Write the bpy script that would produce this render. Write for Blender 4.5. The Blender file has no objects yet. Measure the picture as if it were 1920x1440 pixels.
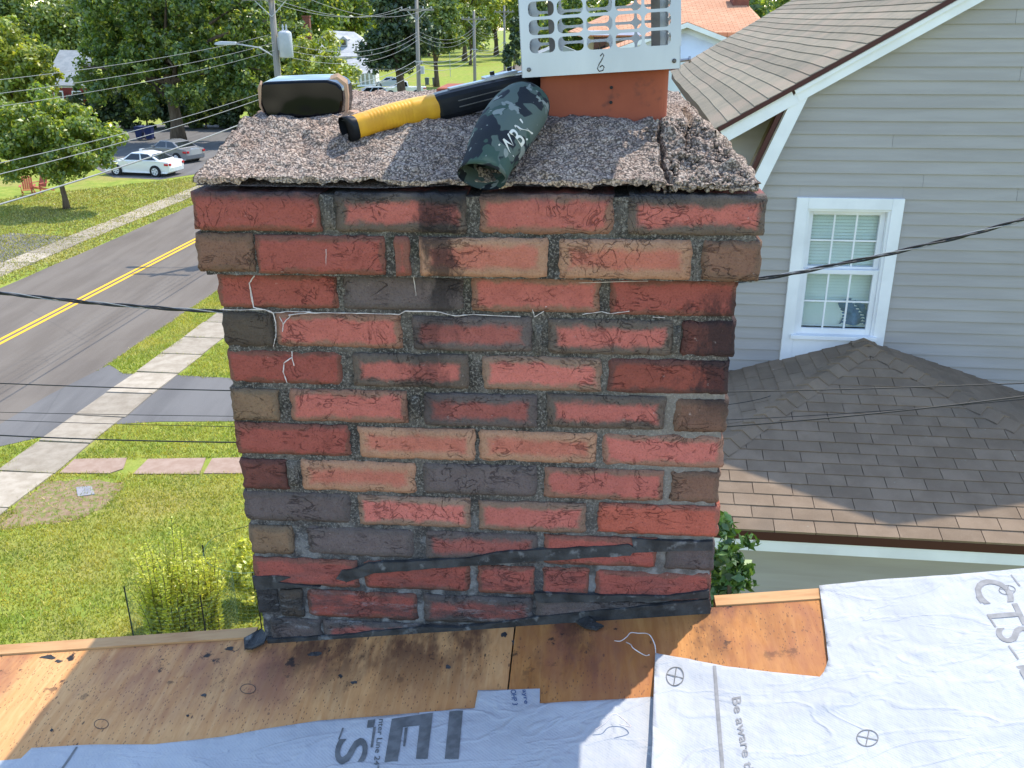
import bpy, bmesh, math, random
import numpy as np
from mathutils import Vector, Matrix, noise, geometry

random.seed(11); RNG = np.random.default_rng(11)
SC = bpy.context.scene
COL = SC.collection
rad = math.radians

# ------------------------------------------------------------------ camera
F_PX, PITCH, ROLL, EYE = 1725.0, math.atan(1725 / 4320), rad(0.35), 9.2
cp, sp = math.cos(PITCH), math.sin(PITCH)
FW = np.array([0, cp, -sp]); UP0 = np.array([0, sp, cp]); RT0 = np.array([1.0, 0, 0])
RT = math.cos(ROLL) * RT0 - math.sin(ROLL) * UP0
UP = math.cos(ROLL) * UP0 + math.sin(ROLL) * RT0
CAM = np.array([0, 0, EYE])
cam = bpy.data.cameras.new('camera'); cam.sensor_width = 36; cam.sensor_fit = 'HORIZONTAL'
cam.lens = 36 * F_PX / 1920; cam.clip_start = 0.05; cam.clip_end = 2000
co = bpy.data.objects.new('camera', cam); COL.objects.link(co)
m = Matrix.Identity(4)
for i in range(3):
    m[i][0], m[i][1], m[i][2], m[i][3] = RT[i], UP[i], -FW[i], CAM[i]
co.matrix_world = m
SC.camera = co

# ------------------------------------------------------------------ light
SUN_AZ, SUN_EL = rad(42), rad(58)
w = bpy.data.worlds.new('World'); SC.world = w; w.use_nodes = True
nt = w.node_tree; bg = nt.nodes['Background']
sky = nt.nodes.new('ShaderNodeTexSky'); sky.sky_type = 'NISHITA'; sky.sun_disc = False
sky.sun_elevation = SUN_EL; sky.sun_rotation = SUN_AZ; sky.air_density = 1.0; sky.dust_density = .4
nt.links.new(sky.outputs[0], bg.inputs[0]); bg.inputs[1].default_value = 0.15
sd = bpy.data.lights.new('sun', 'SUN'); sd.energy = 2.05; sd.angle = rad(0.53); sd.color = (1, .92, .80)
so = bpy.data.objects.new('sun', sd); COL.objects.link(so)
sv = Vector((math.sin(SUN_AZ) * math.cos(SUN_EL), math.cos(SUN_AZ) * math.cos(SUN_EL), math.sin(SUN_EL)))
so.rotation_euler = sv.to_track_quat('Z', 'Y').to_euler(); so.location = (20, 20, 40)
SC.view_settings.view_transform = 'Standard'; SC.view_settings.look = 'None'
SC.view_settings.exposure = 1.58; SC.view_settings.gamma = 1
SC.render.engine = 'CYCLES'
SC.cycles.max_bounces = 5; SC.cycles.diffuse_bounces = 3; SC.cycles.glossy_bounces = 3; SC.cycles.transparent_max_bounces = 8

# ------------------------------------------------------------------ measuring
def ray(x, y):
    d = FW * F_PX + RT * (x - 960) - UP * (y - 720); return d / np.linalg.norm(d)
def on_plane(x, y, p, n):
    d = ray(x, y); n = np.array(n, float); t = np.dot(np.array(p, float) - CAM, n) / np.dot(d, n); return CAM + d * t
def ground(x, y, z=0.0): return on_plane(x, y, (0, 0, z), (0, 0, 1))
def at_depth(x, y, depth):
    d = ray(x, y); return CAM + d * depth / np.dot(d, FW)

# ------------------------------------------------------------------ objects
def npm(M): return np.array([[M[i][j] for j in range(4)] for i in range(4)])
I4 = np.eye(4)
WORLD = {}
def frame(loc=(0, 0, 0), rz=0.0, ry=0.0, rx=0.0):
    return npm(Matrix.Translation(loc) @ Matrix.Rotation(rz, 4, 'Z') @ Matrix.Rotation(ry, 4, 'Y') @ Matrix.Rotation(rx, 4, 'X'))
def fpt(M, p): return (M @ np.array([p[0], p[1], p[2], 1.0]))[:3]
def tag(o, label=None, cat=None, group=None, kind=None):
    if label: o['label'] = label
    if cat: o['category'] = cat
    if group: o['group'] = group
    if kind: o['kind'] = kind
    return o
def thing(name, label, cat, loc=(0, 0, 0), rz=0.0, group=None):
    o = bpy.data.objects.new(name, None); COL.objects.link(o); o.empty_display_size = .2
    o.location = loc; o.rotation_euler = (0, 0, rz); WORLD[o] = frame(loc, rz)
    return tag(o, label, cat, group)
def link_mesh(name, me, mat, parent=None, W=None):
    o = bpy.data.objects.new(name, me); COL.objects.link(o)
    if mat is not None:
        for mm in (mat if isinstance(mat, (list, tuple)) else [mat]): me.materials.append(mm)
    if parent is not None: o.parent = parent; WORLD[o] = WORLD[parent]
    else: WORLD[o] = I4
    return o
def raw_mesh(name, V, Fc, smooth=False):
    me = bpy.data.meshes.new(name)
    if isinstance(Fc, np.ndarray):
        n, k = Fc.shape
        me.vertices.add(len(V)); me.vertices.foreach_set('co', np.asarray(V, np.float32).ravel())
        me.loops.add(n * k); me.loops.foreach_set('vertex_index', Fc.astype(np.int32).ravel())
        me.polygons.add(n); me.polygons.foreach_set('loop_start', np.arange(0, n * k, k, dtype=np.int32))
        me.polygons.foreach_set('loop_total', np.full(n, k, np.int32))
        me.update(calc_edges=True); me.validate()
    else:
        me.from_pydata([tuple(v) for v in V], [], [tuple(f) for f in Fc]); me.update()
    if smooth: me.polygons.foreach_set('use_smooth', np.ones(len(me.polygons), bool))
    return me
def to_local(V, fr, parent):
    V = np.asarray(V, float).reshape(-1, 3)
    M = fr if fr is not None else I4
    if parent is not None: M = np.linalg.inv(WORLD[parent]) @ M
    return V @ M[:3, :3].T + M[:3, 3]

class MB:
    def __init__(s): s.V = []; s.F = []; s.n = 0
    def add(s, V, Fc):
        V = [tuple(map(float, v)) for v in V]
        s.V += V; s.F += [tuple(i + s.n for i in f) for f in Fc]; s.n += len(V); return s
    def box(s, a, b):
        x0, y0, z0 = a; x1, y1, z1 = b
        return s.add([(x0,y0,z0),(x1,y0,z0),(x1,y1,z0),(x0,y1,z0),(x0,y0,z1),(x1,y0,z1),(x1,y1,z1),(x0,y1,z1)],
                     [(0,3,2,1),(4,5,6,7),(0,1,5,4),(1,2,6,5),(2,3,7,6),(3,0,4,7)])
    def prism(s, poly, d):                       # poly: list of 3D points, d: extrusion vector
        n = len(poly); P = [np.array(p, float) for p in poly]; Q = [p + np.array(d, float) for p in P]
        return s.add(P + Q, [tuple(range(n))[::-1], tuple(range(n, 2*n))] + [(i, (i+1) % n, n+(i+1) % n, n+i) for i in range(n)])
    def tube(s, pts, r, k=6, cap=True):
        pts = [np.array(p, float) for p in pts]; n = len(pts)
        rs = r if isinstance(r, (list, tuple)) else [r] * n
        V = []; up = np.array([0, 0, 1.0])
        for i, p in enumerate(pts):
            t = pts[min(i+1, n-1)] - pts[max(i-1, 0)]; t = t / (np.linalg.norm(t) + 1e-9)
            a = np.cross(t, up if abs(t[2]) < .95 else np.array([1.0, 0, 0])); a /= np.linalg.norm(a); b = np.cross(t, a)
            for j in range(k):
                th = 2 * math.pi * j / k; V.append(p + rs[i] * (math.cos(th) * a + math.sin(th) * b))
        Fc = [(i*k+j, i*k+(j+1) % k, (i+1)*k+(j+1) % k, (i+1)*k+j) for i in range(n-1) for j in range(k)]
        if cap: Fc += [tuple(range(k))[::-1], tuple((n-1)*k+j for j in range(k))]
        return s.add(V, Fc)
    def lathe(s, prof, k=24, c=(0, 0, 0), ax='z'):  # prof: (r, h)
        V = []
        for r, h in prof:
            for j in range(k):
                th = 2 * math.pi * j / k; x, y = r * math.cos(th), r * math.sin(th)
                V.append({'z': (c[0]+x, c[1]+y, c[2]+h), 'x': (c[0]+h, c[1]+x, c[2]+y), 'y': (c[0]+x, c[1]+h, c[2]+y)}[ax])
        n = len(prof)
        Fc = [(i*k+j, i*k+(j+1) % k, (i+1)*k+(j+1) % k, (i+1)*k+j) for i in range(n-1) for j in range(k)]
        Fc += [tuple(range(k))[::-1], tuple((n-1)*k+j for j in range(k))]
        return s.add(V, Fc)
    def build(s, name, mat, parent=None, fr=None, smooth=False, bevel=0):
        me = raw_mesh(name, to_local(s.V, fr, parent), s.F)
        bm = bmesh.new(); bm.from_mesh(me); bmesh.ops.recalc_face_normals(bm, faces=bm.faces); bm.to_mesh(me); bm.free()
        if smooth: me.polygons.foreach_set('use_smooth', np.ones(len(me.polygons), bool))
        o = link_mesh(name, me, mat, parent)
        if bevel:
            b = o.modifiers.new('bevel', 'BEVEL'); b.width = bevel; b.segments = 2; b.limit_method = 'ANGLE'
        return o
def clip(poly, a, b, c):                          # keep a*x+b*y<=c
    out = []
    for i in range(len(poly)):
        p, q = poly[i], poly[(i+1) % len(poly)]
        dp, dq = a*p[0]+b*p[1]-c, a*q[0]+b*q[1]-c
        if dp <= 0: out.append(p)
        if dp * dq < 0:
            t = dp / (dp - dq); out.append((p[0]+t*(q[0]-p[0]), p[1]+t*(q[1]-p[1])))
    return out
def clip_convex(poly, conv):                      # conv counter-clockwise
    for i in range(len(conv)):
        (x0, y0), (x1, y1) = conv[i], conv[(i+1) % len(conv)]
        nx, ny = (y1-y0), -(x1-x0)
        poly = clip(poly, nx, ny, nx*x0+ny*y0)
        if len(poly) < 3: return []
    return poly

# ------------------------------------------------------------------ materials
class NG:
    def __init__(s, name):
        s.m = bpy.data.materials.new(name); s.m.use_nodes = True; s.t = s.m.node_tree; s.b = s.t.nodes['Principled BSDF']
        s.out = s.t.nodes['Material Output']
        s.b.inputs['Specular IOR Level'].default_value = .3
    def n(s, typ, **k):
        x = s.t.nodes.new('ShaderNode' + typ)
        for a, v in k.items(): setattr(x, a, v)
        return x
    def l(s, a, b): s.t.links.new(a, b)
    def setin(s, sock, v):
        if isinstance(v, bpy.types.NodeSocket): s.l(v, sock)
        elif isinstance(v, (tuple, list)) and len(v) == 3 and sock.type == 'RGBA': sock.default_value = (*v, 1)
        else: sock.default_value = v
    def coord(s, which='Object', scale=(1, 1, 1), rot=(0, 0, 0), loc=(0, 0, 0)):
        c = s.n('TexCoord'); mp = s.n('Mapping'); s.l(c.outputs[which], mp.inputs[0])
        mp.inputs['Scale'].default_value = scale; mp.inputs['Rotation'].default_value = rot; mp.inputs['Location'].default_value = loc
        return mp.outputs[0]
    def noise(s, vec, scale=5, det=5, rough=.55, dist=0.0, out='Fac'):
        x = s.n('TexNoise'); s.l(vec, x.inputs['Vector']); x.inputs['Scale'].default_value = scale
        x.inputs['Detail'].default_value = det; x.inputs['Roughness'].default_value = rough; x.inputs['Distortion'].default_value = dist
        return x.outputs[out]
    def voro(s, vec, scale=5, feat='F1', out='Distance'):
        x = s.n('TexVoronoi', feature=feat); s.l(vec, x.inputs['Vector']); x.inputs['Scale'].default_value = scale
        return x.outputs[out]
    def step(s, v, a, b, lo=0.0, hi=1.0):
        x = s.n('MapRange'); x.interpolation_type = 'SMOOTHSTEP'
        s.setin(x.inputs['Value'], v); x.inputs['From Min'].default_value = a; x.inputs['From Max'].default_value = b
        x.inputs['To Min'].default_value = lo; x.inputs['To Max'].default_value = hi
        return x.outputs[0]
    def math(s, op, a, b=0.0, c=None):
        x = s.n('Math', operation=op); s.setin(x.inputs[0], a); s.setin(x.inputs[1], b)
        if c is not None: s.setin(x.inputs[2], c)
        return x.outputs[0]
    def mix(s, f, a, b, mode='MIX'):
        x = s.n('Mix', data_type='RGBA', blend_type=mode); s.setin(x.inputs[0], f); s.setin(x.inputs[6], a); s.setin(x.inputs[7], b)
        return x.outputs[2]
    def bump(s, h, strength=.5, dist=.01, prev=None):
        x = s.n('Bump'); s.setin(x.inputs['Height'], h); x.inputs['Strength'].default_value = strength; x.inputs['Distance'].default_value = dist
        if prev is not None: s.l(prev, x.inputs['Normal'])
        return x.outputs[0]
    def fin(s, col=None, rough=None, nrm=None, metal=None, spec=None):
        if col is not None: s.setin(s.b.inputs['Base Color'], col)
        if rough is not None: s.setin(s.b.inputs['Roughness'], rough)
        if nrm is not None: s.l(nrm, s.b.inputs['Normal'])
        if metal is not None: s.setin(s.b.inputs['Metallic'], metal)
        if spec is not None: s.b.inputs['Specular IOR Level'].default_value = spec
        return s.m

def basic(name, col, rough=.8, col2=None, scale=4, thr=(.35, .65), col3=None, scale3=30, thr3=(.55, .7), bump=0, bscale=80, bdist=.004, metal=0, spec=.3, stretch=(1, 1, 1), coat=0, isl=0, bdet=6):
    g = NG(name); v = g.coord('Object', stretch); c = col
    if col2: c = g.mix(g.step(g.noise(v, scale), *thr), col, col2)
    if col3: c = g.mix(g.step(g.noise(v, scale3, 4), *thr3), c, col3)
    if isl:
        geo = g.n('NewGeometry'); k = g.step(geo.outputs['Random Per Island'], 0, 1, 1 - isl, 1 + isl)
        c = g.mix(1.0, c, g.comb(k), 'MULTIPLY')
    nr = g.bump(g.noise(v, bscale, bdet, .65 if bdet > 3 else .4), bump, bdist) if bump else None
    if coat: g.b.inputs['Coat Weight'].default_value = coat; g.b.inputs['Coat Roughness'].default_value = .08
    return g.fin(c, rough, nr, metal, spec)
def _comb(s, k):
    x = s.n('CombineColor'); [s.l(k, x.inputs[i]) for i in range(3)]; return x.outputs[0]
NG.comb = _comb
def objvar(g, c, amt):                            # brightness differs from one object to the next
    oi = g.n('ObjectInfo'); k = g.step(oi.outputs['Random'], 0, 1, 1 - amt, 1 + amt)
    return g.mix(1.0, c, g.comb(k), 'MULTIPLY')

MAT = {}
def brick_mat():
    g = NG('brick_fired_clay')
    def at(nm, out='Color'):
        a = g.n('Attribute', attribute_type='OBJECT', attribute_name=nm); return a.outputs[out]
    core, rim, rimw, size = at('core'), at('rim'), at('rim_width', 'Fac'), at('size')
    ob = g.coord('Object')
    uv = g.n('TexCoord').outputs['UV']; sx = g.n('SeparateXYZ'); g.l(uv, sx.inputs[0])
    ss = g.n('SeparateColor'); g.l(size, ss.inputs[0])
    def edge(u, sz):
        q = g.math('SUBTRACT', .5, g.math('ABSOLUTE', g.math('SUBTRACT', u, .5))); return g.math('MULTIPLY', q, sz)
    d = g.math('MINIMUM', edge(sx.outputs[0], ss.outputs[0]), edge(sx.outputs[1], ss.outputs[1]))
    wob = g.noise(ob, 22, 4, .6); wob2 = g.noise(ob, 110, 3)
    d2 = g.math('ADD', d, g.math('ADD', g.math('MULTIPLY', g.math('SUBTRACT', wob, .5), .030), g.math('MULTIPLY', g.math('SUBTRACT', wob2, .5), .006)))
    f = g.step(g.math('ADD', g.math('DIVIDE', d2, rimw), g.math('MULTIPLY', g.math('SUBTRACT', g.noise(ob, 240, 3), .5), .35)), .55, 1.35)
    c = g.mix(f, rim, core)
    # mottling
    c = g.mix(g.step(g.noise(ob, 34, 5, .7), .35, .75, 0, .45), c, g.mix(1.0, c, (.62, .55, .55), 'MULTIPLY'))
    c = g.mix(g.step(g.noise(ob, 9, 3), .5, .75, 0, .35), c, g.mix(1.0, c, (1.25, 1.15, 1.1), 'MULTIPLY'))
    # drag wrinkles of the clay face
    wv = g.coord('Object', (1.0, .3, 2.3), (0, rad(24), 0))
    wr = g.noise(wv, 20, 3, .5, 1.6)
    ridge = g.math('ABSOLUTE', g.math('SUBTRACT', wr, .5))
    gate = g.step(g.noise(ob, 14, 2), .50, .60)
    crease = g.math('MULTIPLY', g.step(ridge, .0, .030, 1, 0), gate)
    wv2 = g.coord('Object', (1.5, .3, 1.2), (0, rad(-38), 0)); wr2 = g.math('ABSOLUTE', g.math('SUBTRACT', g.noise(wv2, 17, 3, .5, 2.0), .5))
    crease = g.math('MAXIMUM', crease, g.math('MULTIPLY', g.step(wr2, .0, .024, 1, 0), g.step(g.noise(ob, 12, 2), .54, .62)))
    c = g.mix(g.math('MULTIPLY', crease, .62), c, g.mix(1.0, c, (.28, .24, .26), 'MULTIPLY'))
    # soot and drip stains
    sp_ = g.n('SeparateXYZ'); g.l(ob, sp_.inputs[0])
    def streak(x0, wd, z0, z1, amt):
        xx = g.math('ADD', sp_.outputs[0], g.math('MULTIPLY', g.math('SUBTRACT', g.noise(g.coord('Object', (1, 1, .45)), 30, 5, .7), .5), wd * 3.4))
        a = g.step(g.math('ABSOLUTE', g.math('SUBTRACT', xx, x0)), wd * .25, wd, 1, 0)
        z = g.math('MULTIPLY', g.step(sp_.outputs[2], z0 - .06, z0 + .05), g.step(sp_.outputs[2], z1 - .02, z1 + .02, 1, 0))
        return g.math('MULTIPLY', g.math('MULTIPLY', a, z), amt)
    soot = (.022, .02, .022)
    for args in ((-.062, .04, 8.74, 8.97, .8), (.405, .075, 8.58, 8.79, .75), (-.095, .05, 8.55, 8.74, .45)):
        c = g.mix(streak(*args), c, soot)
    low = g.math('MULTIPLY', g.step(sp_.outputs[2], 8.13, 8.33, 1, 0), g.step(g.noise(g.coord('Object', (1, 1, 2.6)), 11, 5, .7), .40, .62))
    c = g.mix(g.math('MULTIPLY', low, .72), c, (.045, .046, .048))
    lowl = g.math('MULTIPLY', g.step(sp_.outputs[2], 8.12, 8.26, 1, 0), g.step(g.noise(g.coord('Object', (1, 1, 3.2), loc=(4, 2, 1)), 17, 6, .75), .52, .66))
    c = g.mix(g.math('MULTIPLY', lowl, .6), c, (.24, .25, .26))
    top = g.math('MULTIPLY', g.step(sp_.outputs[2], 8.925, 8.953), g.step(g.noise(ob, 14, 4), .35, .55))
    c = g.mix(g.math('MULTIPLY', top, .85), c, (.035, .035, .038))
    gt = g.noise(ob, 330, 3, .8); c = g.mix(g.step(gt, .36, .46, .55, 0), c, g.mix(1.0, c, (.45, .42, .42), 'MULTIPLY')); c = g.mix(g.step(gt, .58, .66, 0, .4), c, g.mix(1.0, c, (1.5, 1.45, 1.4), 'MULTIPLY'))
    bl = g.step(g.noise(ob, 75, 4, .7), .66, .74)
    c = g.mix(g.math('MULTIPLY', bl, .35), c, (.5, .42, .38))
    h = g.math('ADD', g.math('MULTIPLY', crease, -1.0), g.math('MULTIPLY', g.noise(ob, 120, 6, .7), .7))
    nr = g.bump(h, .8, .003)
    nr = g.bump(g.noise(ob, 60, 5, .7), .6, .005, nr)
    pit = g.step(g.voro(ob, 140), .10, .2, 1, 0); pit = g.math('MULTIPLY', pit, g.step(g.noise(ob, 20, 3), .5, .6)); c = g.mix(g.math('MULTIPLY', pit, .6), c, (.05, .03, .028)); nr = g.bump(g.math('MULTIPLY', pit, -1.0), .5, .003, nr)
    return g.fin(c, .88, nr, spec=.2)

def mortar_mat():
    g = NG('mortar_weathered'); ob = g.coord('Object')
    c = g.mix(g.step(g.noise(ob, 16, 5, .7), .38, .68), (.050, .045, .040), (.135, .122, .106))
    c = g.mix(g.step(g.noise(ob, 230, 4, .8), .50, .60, 0, .8), c, (.27, .25, .22))
    c = g.mix(g.step(g.noise(g.coord('Object', loc=(2, 5, 1)), 210, 3, .8), .55, .62, 0, .8), c, (.025, .024, .023))
    c = g.mix(g.step(g.noise(ob, 9, 4), .60, .70, 0, .3), c, (.055, .062, .035))
    sp_ = g.n('SeparateXYZ'); g.l(ob, sp_.inputs[0])
    r = g.math('MULTIPLY', g.step(sp_.outputs[0], .12, .33), g.step(sp_.outputs[2], 8.72, 8.60))
    c = g.mix(g.math('MULTIPLY', r, .5), c, (.32, .29, .25))
    low = g.math('MULTIPLY', g.step(sp_.outputs[2], 8.2, 8.45, 1, 0), .65)
    c = g.mix(low, c, g.mix(g.step(g.noise(ob, 30, 5), .45, .62), (.05, .052, .06), (.25, .26, .27)))
    nr = g.bump(g.noise(ob, 300, 5, .75), .9, .003)
    return g.fin(c, .95, nr, spec=.1)

def crown_mat():
    g = NG('concrete_exposed_aggregate'); ob = g.coord('Object')
    wob = g.mix(.012, ob, g.noise(ob, 90, 3, out='Color'))
    v = g.voro(wob, 270, 'F1', 'Color'); sv_ = g.n('SeparateColor'); g.l(v, sv_.inputs[0])
    c = g.mix(g.step(sv_.outputs[0], 0, 1), (.33, .262, .21), (.58, .475, .39))
    c = g.mix(g.step(sv_.outputs[1], .6, 1, 0, .7), c, (.32, .22, .17))
    d = g.voro(wob, 270)
    c = g.mix(g.step(d, .40, .66, 0, .8), c, (.055, .047, .042))
    c = g.mix(g.step(g.noise(ob, 8, 5, .65), .42, .66, 0, .7), c, g.mix(1.0, c, (.66, .62, .62), 'MULTIPLY'))
    c = g.mix(g.step(g.noise(g.coord('Object', loc=(5, 1, 2)), 4, 4), .5, .7, 0, .5), c, g.mix(1.0, c, (1.1, .92, .82), 'MULTIPLY'))
    nr = g.bump(g.math('SUBTRACT', 1.0, d), .8, .003)
    nr = g.bump(g.noise(ob, 120, 6, .8), .7, .004, nr)
    return g.fin(c, .95, nr, spec=.1)

def ply_mat(name, tint, tint2):
    g = NG(name); ob = g.coord('Object', (1, .1, 1), (0, 0, rad(-4)))
    raw = g.coord('Object')
    gr = g.noise(ob, 60, 6, .65, 1.2)
    c = g.mix(g.step(gr, .30, .75), tint, tint2)
    c = g.mix(g.step(g.noise(raw, 5, 4), .42, .68, 0, .5), c, g.mix(1.0, c, (.72, .60, .52), 'MULTIPLY'))
    rg = g.n('TexWave', wave_type='BANDS', bands_direction='X'); g.l(g.coord('Object', (1, .22, 1)), rg.inputs[0])
    rg.inputs['Scale'].default_value = 11; rg.inputs['Distortion'].default_value = 9; rg.inputs['Detail'].default_value = 3; rg.inputs['Detail Scale'].default_value = 1.2
    c = g.mix(g.step(rg.outputs['Fac'], .6, .98, 0, .14), c, g.mix(1.0, c, (.62, .45, .34), 'MULTIPLY'))
    # dark adhesive specks and grime near the chimney foot
    vs = g.coord('Object', (1.0, .42, 1), (0, 0, rad(30)))
    sp1 = g.math('MULTIPLY', g.step(g.voro(vs, 75), .10, .18, 1, 0), g.step(g.noise(raw, 7, 4), .50, .60))
    c = g.mix(g.math('MULTIPLY', sp1, .85), c, (.045, .03, .022))
    fine = g.math('MULTIPLY', g.step(g.voro(vs, 210), .16, .26, 1, 0), g.step(g.noise(raw, 9, 3), .36, .5))
    c = g.mix(g.math('MULTIPLY', fine, .75), c, (.08, .045, .03))
    sw_ = g.n('TexWave', wave_type='RINGS', rings_direction='Z'); g.l(g.mix(.25, raw, g.noise(raw, 4, 3, out='Color')), sw_.inputs[0]); sw_.inputs['Scale'].default_value = 14; sw_.inputs['Distortion'].default_value = 3
    c = g.mix(g.math('MULTIPLY', g.step(sw_.outputs['Fac'], .7, 1.0), g.step(g.noise(raw, 5, 2), .55, .65, 0, .35)), c, (.25, .12, .06))
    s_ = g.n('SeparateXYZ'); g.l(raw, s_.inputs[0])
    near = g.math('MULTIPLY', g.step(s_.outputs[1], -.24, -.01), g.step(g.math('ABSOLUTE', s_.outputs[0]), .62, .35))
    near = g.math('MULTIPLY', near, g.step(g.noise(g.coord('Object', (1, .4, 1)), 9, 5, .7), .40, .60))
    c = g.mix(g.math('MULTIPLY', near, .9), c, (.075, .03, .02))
    st = g.math('MULTIPLY', g.step(g.noise(g.coord('Object', (1, .45, 1)), 5, 5, .65), .46, .66), g.step(s_.outputs[1], -.36, -.08))
    c = g.mix(g.math('MULTIPLY', st, .65), c, (.24, .085, .055))
    tar = g.step(g.noise(raw, 20, 5, .65), .60, .66)
    c = g.mix(g.math('MULTIPLY', tar, g.step(s_.outputs[1], -.20, -.02)), c, (.02, .017, .016))
    nr = g.bump(gr, .35, .0015)
    return g.fin(c, .7, nr, spec=.25)

def sheet_mat():
    g = NG('underlayment_woven'); ob = g.coord('Object')
    c = g.mix(g.step(g.noise(ob, 8, 5), .35, .7), (.375, .388, .405), (.425, .437, .452))
    c = g.mix(g.step(g.noise(ob, 60, 3), .7, .8, 0, .25), c, (.5, .5, .5))
    dia = g.n('TexWave', wave_type='BANDS', bands_direction='DIAGONAL'); g.l(ob, dia.inputs[0]); dia.inputs['Scale'].default_value = 95; dia.inputs['Distortion'].default_value = 1.5
    nr = g.bump(dia.outputs['Fac'], .15, .001)
    nr = g.bump(g.noise(g.coord('Object', (1, .6, 1)), 45, 5, .6), .7, .004, nr)
    fold = g.math('ABSOLUTE', g.math('SUBTRACT', g.noise(g.coord('Object', (.5, 1.2, 1), (0, 0, .5)), 9, 3, .5, 1.0), .5)); nr = g.bump(g.step(fold, 0, .05, 1, 0), .35, .004, nr)
    nr = g.bump(g.noise(ob, 11, 3), .7, .016, nr)
    c = g.mix(g.step(g.noise(g.coord('Object', (1, .3, 1), (0, 0, .8)), 14, 5, .7), .62, .74, 0, .3), c, (.23, .225, .22))
    return g.fin(c, .68, nr, spec=.08)

def camo_mat():
    g = NG('camouflage_cloth'); ob = g.coord('Object')
    c = g.mix(g.step(g.noise(ob, 24, 2, .5, .4), .49, .51), (.078, .105, .09), (.013, .017, .022))
    c = g.mix(g.step(g.noise(g.coord('Object', loc=(3, 1, 2)), 30, 2, .5, .3), .56, .58), c, (.04, .072, .056))
    c = g.mix(g.step(g.noise(g.coord('Object', loc=(7, 4, 1)), 42, 2, .5, .3), .62, .635), c, (.20, .22, .20))
    nr = g.bump(g.noise(ob, 700, 2), .3, .0008)
    nr = g.bump(g.noise(ob, 30, 3), .4, .004, nr)
    return g.fin(c, .75, nr, spec=.25)

def leaf_mat(name, c1, c2, trans=.45, c3=None):
    g = NG(name); geo = g.n('NewGeometry'); r = geo.outputs['Random Per Island']; ob = g.coord('Object')
    c = g.mix(g.step(g.noise(ob, .7, 4), .35, .65), c1, c2)
    if c3: c = g.mix(g.step(r, .80, .95, 0, .85), c, c3)
    c = g.mix(1.0, c, g.comb(g.step(r, 0, 1, .65, 1.35)), 'MULTIPLY')
    df = g.n('BsdfDiffuse'); tr = g.n('BsdfTranslucent'); gl = g.n('BsdfGlossy'); gl.inputs['Roughness'].default_value = .42
    g.l(c, df.inputs[0]); g.l(g.mix(1.0, c, (1.35, 1.25, .55), 'MULTIPLY'), tr.inputs[0]); gl.inputs[0].default_value = (.9, .95, .9, 1)
    m1 = g.n('MixShader'); m1.inputs[0].default_value = trans; g.l(df.outputs[0], m1.inputs[1]); g.l(tr.outputs[0], m1.inputs[2])
    m2 = g.n('MixShader'); m2.inputs[0].default_value = .05; g.l(m1.outputs[0], m2.inputs[1]); g.l(gl.outputs[0], m2.inputs[2])
    g.l(m2.outputs[0], g.out.inputs[0]); g.t.nodes.remove(g.b)
    return g.m

def lawn_mat():
    g = NG('lawn_soil_grass'); ob = g.coord('Object')
    big = g.noise(ob, .22, 5, .6); mid = g.noise(ob, 1.6, 5, .65); fine = g.noise(g.coord('Object', (1, .6, 1)), 26, 6, .75)
    c = g.mix(g.step(mid, .32, .68), (.17, .24, .035), (.29, .32, .06))
    c = g.mix(g.step(big, .48, .68, 0, .75), c, (.30, .25, .085))
    c = g.mix(g.step(fine, .50, .78, 0, .55), c, (.32, .30, .12))
    c = g.mix(g.step(fine, .28, .46, .6, 0), c, (.035, .06, .012))
    return g.fin(c, .95, g.bump(fine, .7, .03), spec=.1)

def asphalt_mat(name, c1, c2):
    g = NG(name); ob = g.coord('Object')
    c = g.mix(g.step(g.noise(g.coord('Object', (1, .12, 1)), 1.3, 4), .35, .65), c1, c2)
    c = g.mix(g.step(g.noise(ob, .35, 4), .5, .7, 0, .35), c, g.mix(1.0, c, (.75, .75, .78), 'MULTIPLY'))
    c = g.mix(g.step(g.noise(ob, 70, 3, .8), .55, .8, 0, .4), c, (.35, .33, .31))
    cr = g.step(g.voro(g.mix(.12, ob, g.noise(ob, 1.2, 4, out='Color')), .16, 'DISTANCE_TO_EDGE'), .0, .006, 1, 0)
    c = g.mix(g.math('MULTIPLY', cr, g.step(g.noise(ob, .12, 2), .5, .6, 0, .18)), c, (.05, .05, .05))
    return g.fin(c, .9, g.bump(g.noise(ob, 60, 4, .8), .4, .004), spec=.25)

def shingle_mat(name, c1, c2, c3, amt=.16, scale=1.0):
    g = NG(name); ob = g.coord('Object')
    c = g.mix(g.step(g.noise(ob, 5 * scale, 4), .35, .65), c1, c2)
    c = g.mix(g.step(g.noise(ob, 1.1 * scale, 4), .5, .7, 0, .7), c, c3)
    c = g.mix(g.step(g.noise(ob, 210 * scale, 3, .8), .52, .72, 0, .55), c, g.mix(1.0, c, (1.7, 1.65, 1.6), 'MULTIPLY'))
    c = g.mix(g.step(g.noise(ob, 26 * scale, 4, .7), .67, .74, 0, .55), c, (.36, .36, .28))
    c = objvar(g, c, amt)
    return g.fin(c, .95, g.bump(g.noise(ob, 230 * scale, 3, .8), .6, .004), spec=.12)

def glass_mat(name, tint=(.9, .95, .95), rough=.02):
    g = NG(name); gl = g.n('BsdfGlossy'); gl.inputs['Roughness'].default_value = rough; gl.inputs[0].default_value = (.95, .97, 1, 1)
    tr = g.n('BsdfTransparent'); tr.inputs[0].default_value = (*tint, 1); mx = g.n('MixShader'); mx.inputs[0].default_value = .045; g.l(tr.outputs[0], mx.inputs[1]); g.l(gl.outputs[0], mx.inputs[2])
    g.l(mx.outputs[0], g.out.inputs[0]); g.t.nodes.remove(g.b); return g.m

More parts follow.
